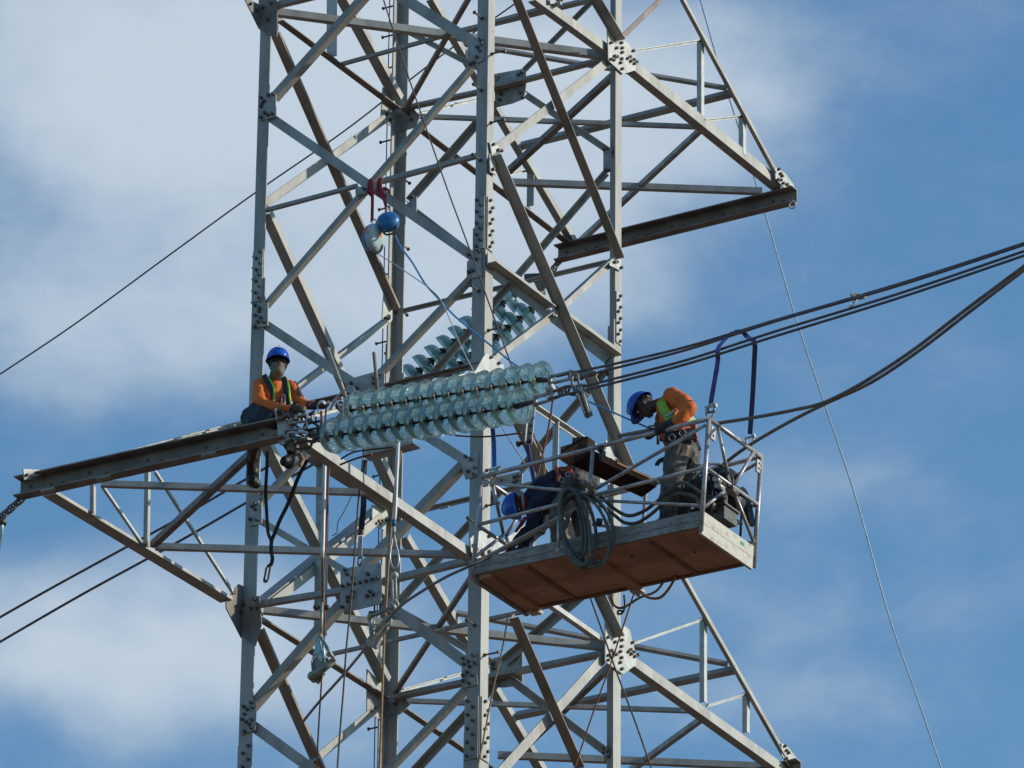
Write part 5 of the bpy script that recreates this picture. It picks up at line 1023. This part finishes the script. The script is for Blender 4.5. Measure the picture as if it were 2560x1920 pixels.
# ================================================================== gear in the basket
t = thing('wooden_plank', 'dark thick plank lying across the top rails of the basket', 'plank', V(1500, 1160, -5.0))
a, b2 = V(1452, 1142, -5.35), V(1625, 1222, -4.75); d_ = (b2-a).normalized(); s_ = d_.cross(UP).normalized(); u_ = s_.cross(d_)
mb = MB(); mb.bar(a, b2, s_, u_, -.14, .14, -.035, .035); mb.build('plank', 'plank', t)
mb = MB(); mb.bar(a+d_*.3, b2, s_, u_, .14, .146, .012, .03); mb.bar(b2-d_*.06, b2+d_*.004, s_, u_, .02, .13, .001, .034); mb.build('worn_edge', 'plankcut', t)
mb = MB(); mb.bar(V(1412, 1140, -5.3), V(1470, 1122, -5.1), UP, E2, -.07, .06, -.08, .08); mb.bar(V(1440, 1124, -5.2), V(1478, 1120, -5.1), UP, E2, -.02, .09, -.07, .07); tag(mb.build('timber_block', 'plank'), 'dark timber block stacked on the left end of the plank', 'block')
# hose coil on the near rail
t = thing('hose_coil', 'coil of grey green hose tied to the near rail of the basket', 'hose coil', V(1450, 1300, -5.6))
for i, (cx, cy, rx, ry, tl, dd) in enumerate(((1432, 1312, 32, 88, -.25, -5.62), (1438, 1318, 36, 96, -.28, -5.66), (1446, 1322, 44, 98, -.25, -5.60), (1462, 1326, 62, 92, -.35, -5.64), (1470, 1322, 66, 86, -.30, -5.60), (1428, 1308, 26, 84, -.3, -5.58))):
    pts = []
    for k in range(12):
        a_ = 2*math.pi*k/12; x = rx*math.cos(a_); y = ry*math.sin(a_); x2 = x*math.cos(tl)+y*math.sin(tl)*.6; pts.append(V(cx-x2*1.0, cy+y, dd+.02*math.sin(a_*2+i)))
    mb = MB(); mb.tube(pts, .016, 10, True, res=4); mb.build('hose_loop', 'hose', t)
mb = MB(); mb.tube([V(1455, 1206, -5.62), V(1470, 1212, -5.7), V(1482, 1225, -5.72), V(1474, 1235, -5.62)], .03, 8, res=4); mb.build('tie', 'rope_dark', t)
for k in range(7):
    mb = MB(); a = V(1464, 1220, -5.70); mb.cyl(a, a+CR*.035*math.cos(k*.9)+CU*(.05+.03*math.sin(k*2.1)), .004, .002, 5); mb.build('frayed_end', 'rope_tan', t)
mb = MB(); mb.cyl(V(1499, 1298, -5.66), V(1497, 1312, -5.66), .03, sides=10); mb.build('hose_clip', 'black', t)
mb = MB(); mb.cyl(V(1396, 1370, -5.64), V(1393, 1384, -5.64), .022, sides=10); mb.cyl(V(1396, 1300, -5.64), V(1396, 1370, -5.64), .015, sides=8); mb.build('hose_coupling', 'alu', t)
cable('hydraulic_hose', [(1500, 1240), (1536, 1272), (1570, 1289), (1605, 1280), (1640, 1256), (1668, 1228), (1700, 1207), (1728, 1215), (1750, 1232)], [Q(-5.42)]*9, .0165, 'hose', 'upper grey hose sagging along the basket to the pump', 'hose', 'hoses between coil and pump')
cable('hydraulic_hose', [(1500, 1262), (1536, 1288), (1560, 1306), (1590, 1308), (1622, 1290), (1655, 1262), (1690, 1235), (1730, 1240), (1752, 1256)], [Q(-5.38)]*9, .0165, 'hose', 'lower grey hose sagging along the basket to the pump', 'hose', 'hoses between coil and pump')
# pump unit
t = thing('motor_pump', 'black petrol pump unit with tube frame standing at the right end of the basket', 'pump', V(1790, 1270, -5.0))
Pn = lambda x, y, d=-5.0: V(x, y, d)
mb = MB(); mb.box(Pn(1778, 1226, -5.1), E1*.11, E2*.11, UP*.11); b_ = mb.build('engine_block', 'black', t)
mb = MB(); mb.cyl(Pn(1740, 1235, -5.25), Pn(1758, 1228, -5.1), .13, .12, 20); mb.build('starter_cover', 'black', t)
mb = MB(); mb.sphere(Pn(1805, 1195, -4.9), 1, ax=(E1*.15, E2*.13, UP*.09), seg=18); mb.build('fuel_tank', 'navy', t)
mb = MB(); mb.cyl(Pn(1812, 1245, -4.85), Pn(1840, 1262, -4.7), .14, .12, 18); mb.build('muffler', 'black', t)
for (x, y, dx, dz, mt_) in ((1760, 1196, .05, .03, 'bolt'), (1792, 1212, .03, .05, 'alu'), (1822, 1222, .04, .025, 'bolt'), (1748, 1262, .03, .03, 'alu'), (1768, 1258, .045, .02, 'bolt')):
    mb = MB(); c = Pn(x, y, -5.25); mb.cyl(c, c+E2*.12, dx, sides=12); mb.cyl(c-E2*.03+UP*dz, c+E2*.05+UP*dz, dz*.6, sides=8); mb.build('fitting', mt_, t)
for pts in (((1738, 1200), (1752, 1182), (1775, 1178), (1790, 1192)), ((1800, 1180), (1818, 1178), (1832, 1196), (1830, 1220)), ((1770, 1240), (1790, 1246), (1808, 1238))):
    mb = MB(); mb.tube([Pn(x, y, -5.27) for x, y in pts], .010, 6, res=5); mb.build('fuel_line', 'hose', t)
for k in range(7):
    mb = MB(); mb.box(Pn(1790, 1246-k*5, -5.12), E1*.08, E2*.06, UP*.004); mb.build('cooling_fin', 'black', t)
mb = MB(); c = Pn(1805, 1256, -4.95); mb.sphere(c, .05); mb.cyl(c, c+UP*.1, .018, sides=8); mb.build('carburettor', 'bright', t)
mb = MB(); mb.tube([Pn(1722, 1228, -5.3), Pn(1728, 1190, -5.3), Pn(1745, 1168, -5.2), Pn(1790, 1160, -5.0), Pn(1815, 1172, -4.9), Pn(1822, 1200, -4.8)], .013, 8, res=4); mb.build('frame_tube', 'black', t)
mb = MB(); mb.tube([Pn(1700, 1222, -5.3), Pn(1704, 1205, -5.3), Pn(1712, 1220, -5.3)], .008, 6, res=4); mb.build('throttle_link', 'bright', t)
mb = MB(); mb.box(Pn(1785, 1296, -5.0), Ln*.17, Wn*.12, UP*.07); mb.build('oil_tank', 'tank', t)
mb = MB(); mb.box(Pn(1785, 1279, -5.0), Ln*.19, Wn*.14, UP*.008); mb.build('tank_lid', 'bolt', t)
for a, b2 in (((1780, 1262, -5.2), (1855, 1308, -4.6)), ((1822, 1316, -4.9), (1852, 1308, -4.6)), ((1856, 1232, -4.6), (1851, 1340, -4.6)), ((1781, 1200, -5.25), (1777, 1285, -5.25))):
    mb = MB(); mb.cyl(Pn(*a), Pn(*b2), .011, sides=8); mb.build('frame_tube', 'navy', t)
t = strap('tie_strap', [(1838, 1222), (1852, 1220), (1864, 1236), (1872, 1262), (1878, 1290), (1880, 1308), (1874, 1314), (1866, 1300), (1864, 1270), (1862, 1240)], -4.55, .05, 'hose', 'dark strap looped over the end rail of the basket', 'strap')
mb = MB(); mb.tube([Pn(1828, 1212, -5.0), Pn(1842, 1226, -4.8), Pn(1856, 1236, -4.65)], .033, 10, res=4); mb.build('wrap', 'strap', t)
for (x, y, dd) in ((1502, 1122, -5.52), (1645, 1080, -5.52), (1818, 1196, -5.1)):
    c = V(x, y, dd); mb = MB(); mb.cyl(c-Ln*.02, c+Ln*.02, .03, sides=12); mb.cyl(c, c-UP*.12, .013, sides=8); tag(mb.build('rubber_tie', 'black'), {1502: 'black tie wound on the top rail over the middle post', 1645: 'black tie wound on the top rail by the gloved hand', 1818: 'black tie at the crossing of the end frame'}[x], 'tie')
mb = MB(); mb.tube([V(1690, 1440, -4.62), V(1672, 1472, -4.5), V(1650, 1494, -4.45), V(1622, 1494, -4.45), V(1600, 1478, -4.5), V(1585, 1455, -4.62)], .013, 8, res=5)
tag(mb.build('sagging_hose', 'rope_tan'), 'brown hose loop sagging under the far edge of the basket', 'hose')
mb = MB(); mb.tube([V(1528, 1470, -4.6), V(1528, 1492, -4.5), V(1535, 1512, -4.4), V(1548, 1520, -4.4), V(1566, 1515, -4.4), V(1600, 1494, -4.4), V(1640, 1478, -4.4), V(1664, 1446, -4.6)], .012, 8, res=5)
tag(mb.build('sagging_hose', 'brown'), 'thin brown hose loop hanging left of the joist end under the basket', 'hose')
mb = MB(); mb.tube([V(1560, 1488, -4.4), V(1562, 1515, -4.4), V(1556, 1532, -4.4), V(1545, 1535, -4.4), V(1546, 1527, -4.4), V(1556, 1528, -4.4)], .010, 6, res=4)
tag(mb.build('cord_hook', 'black'), 'black cord with a hook dangling under the basket', 'cord')
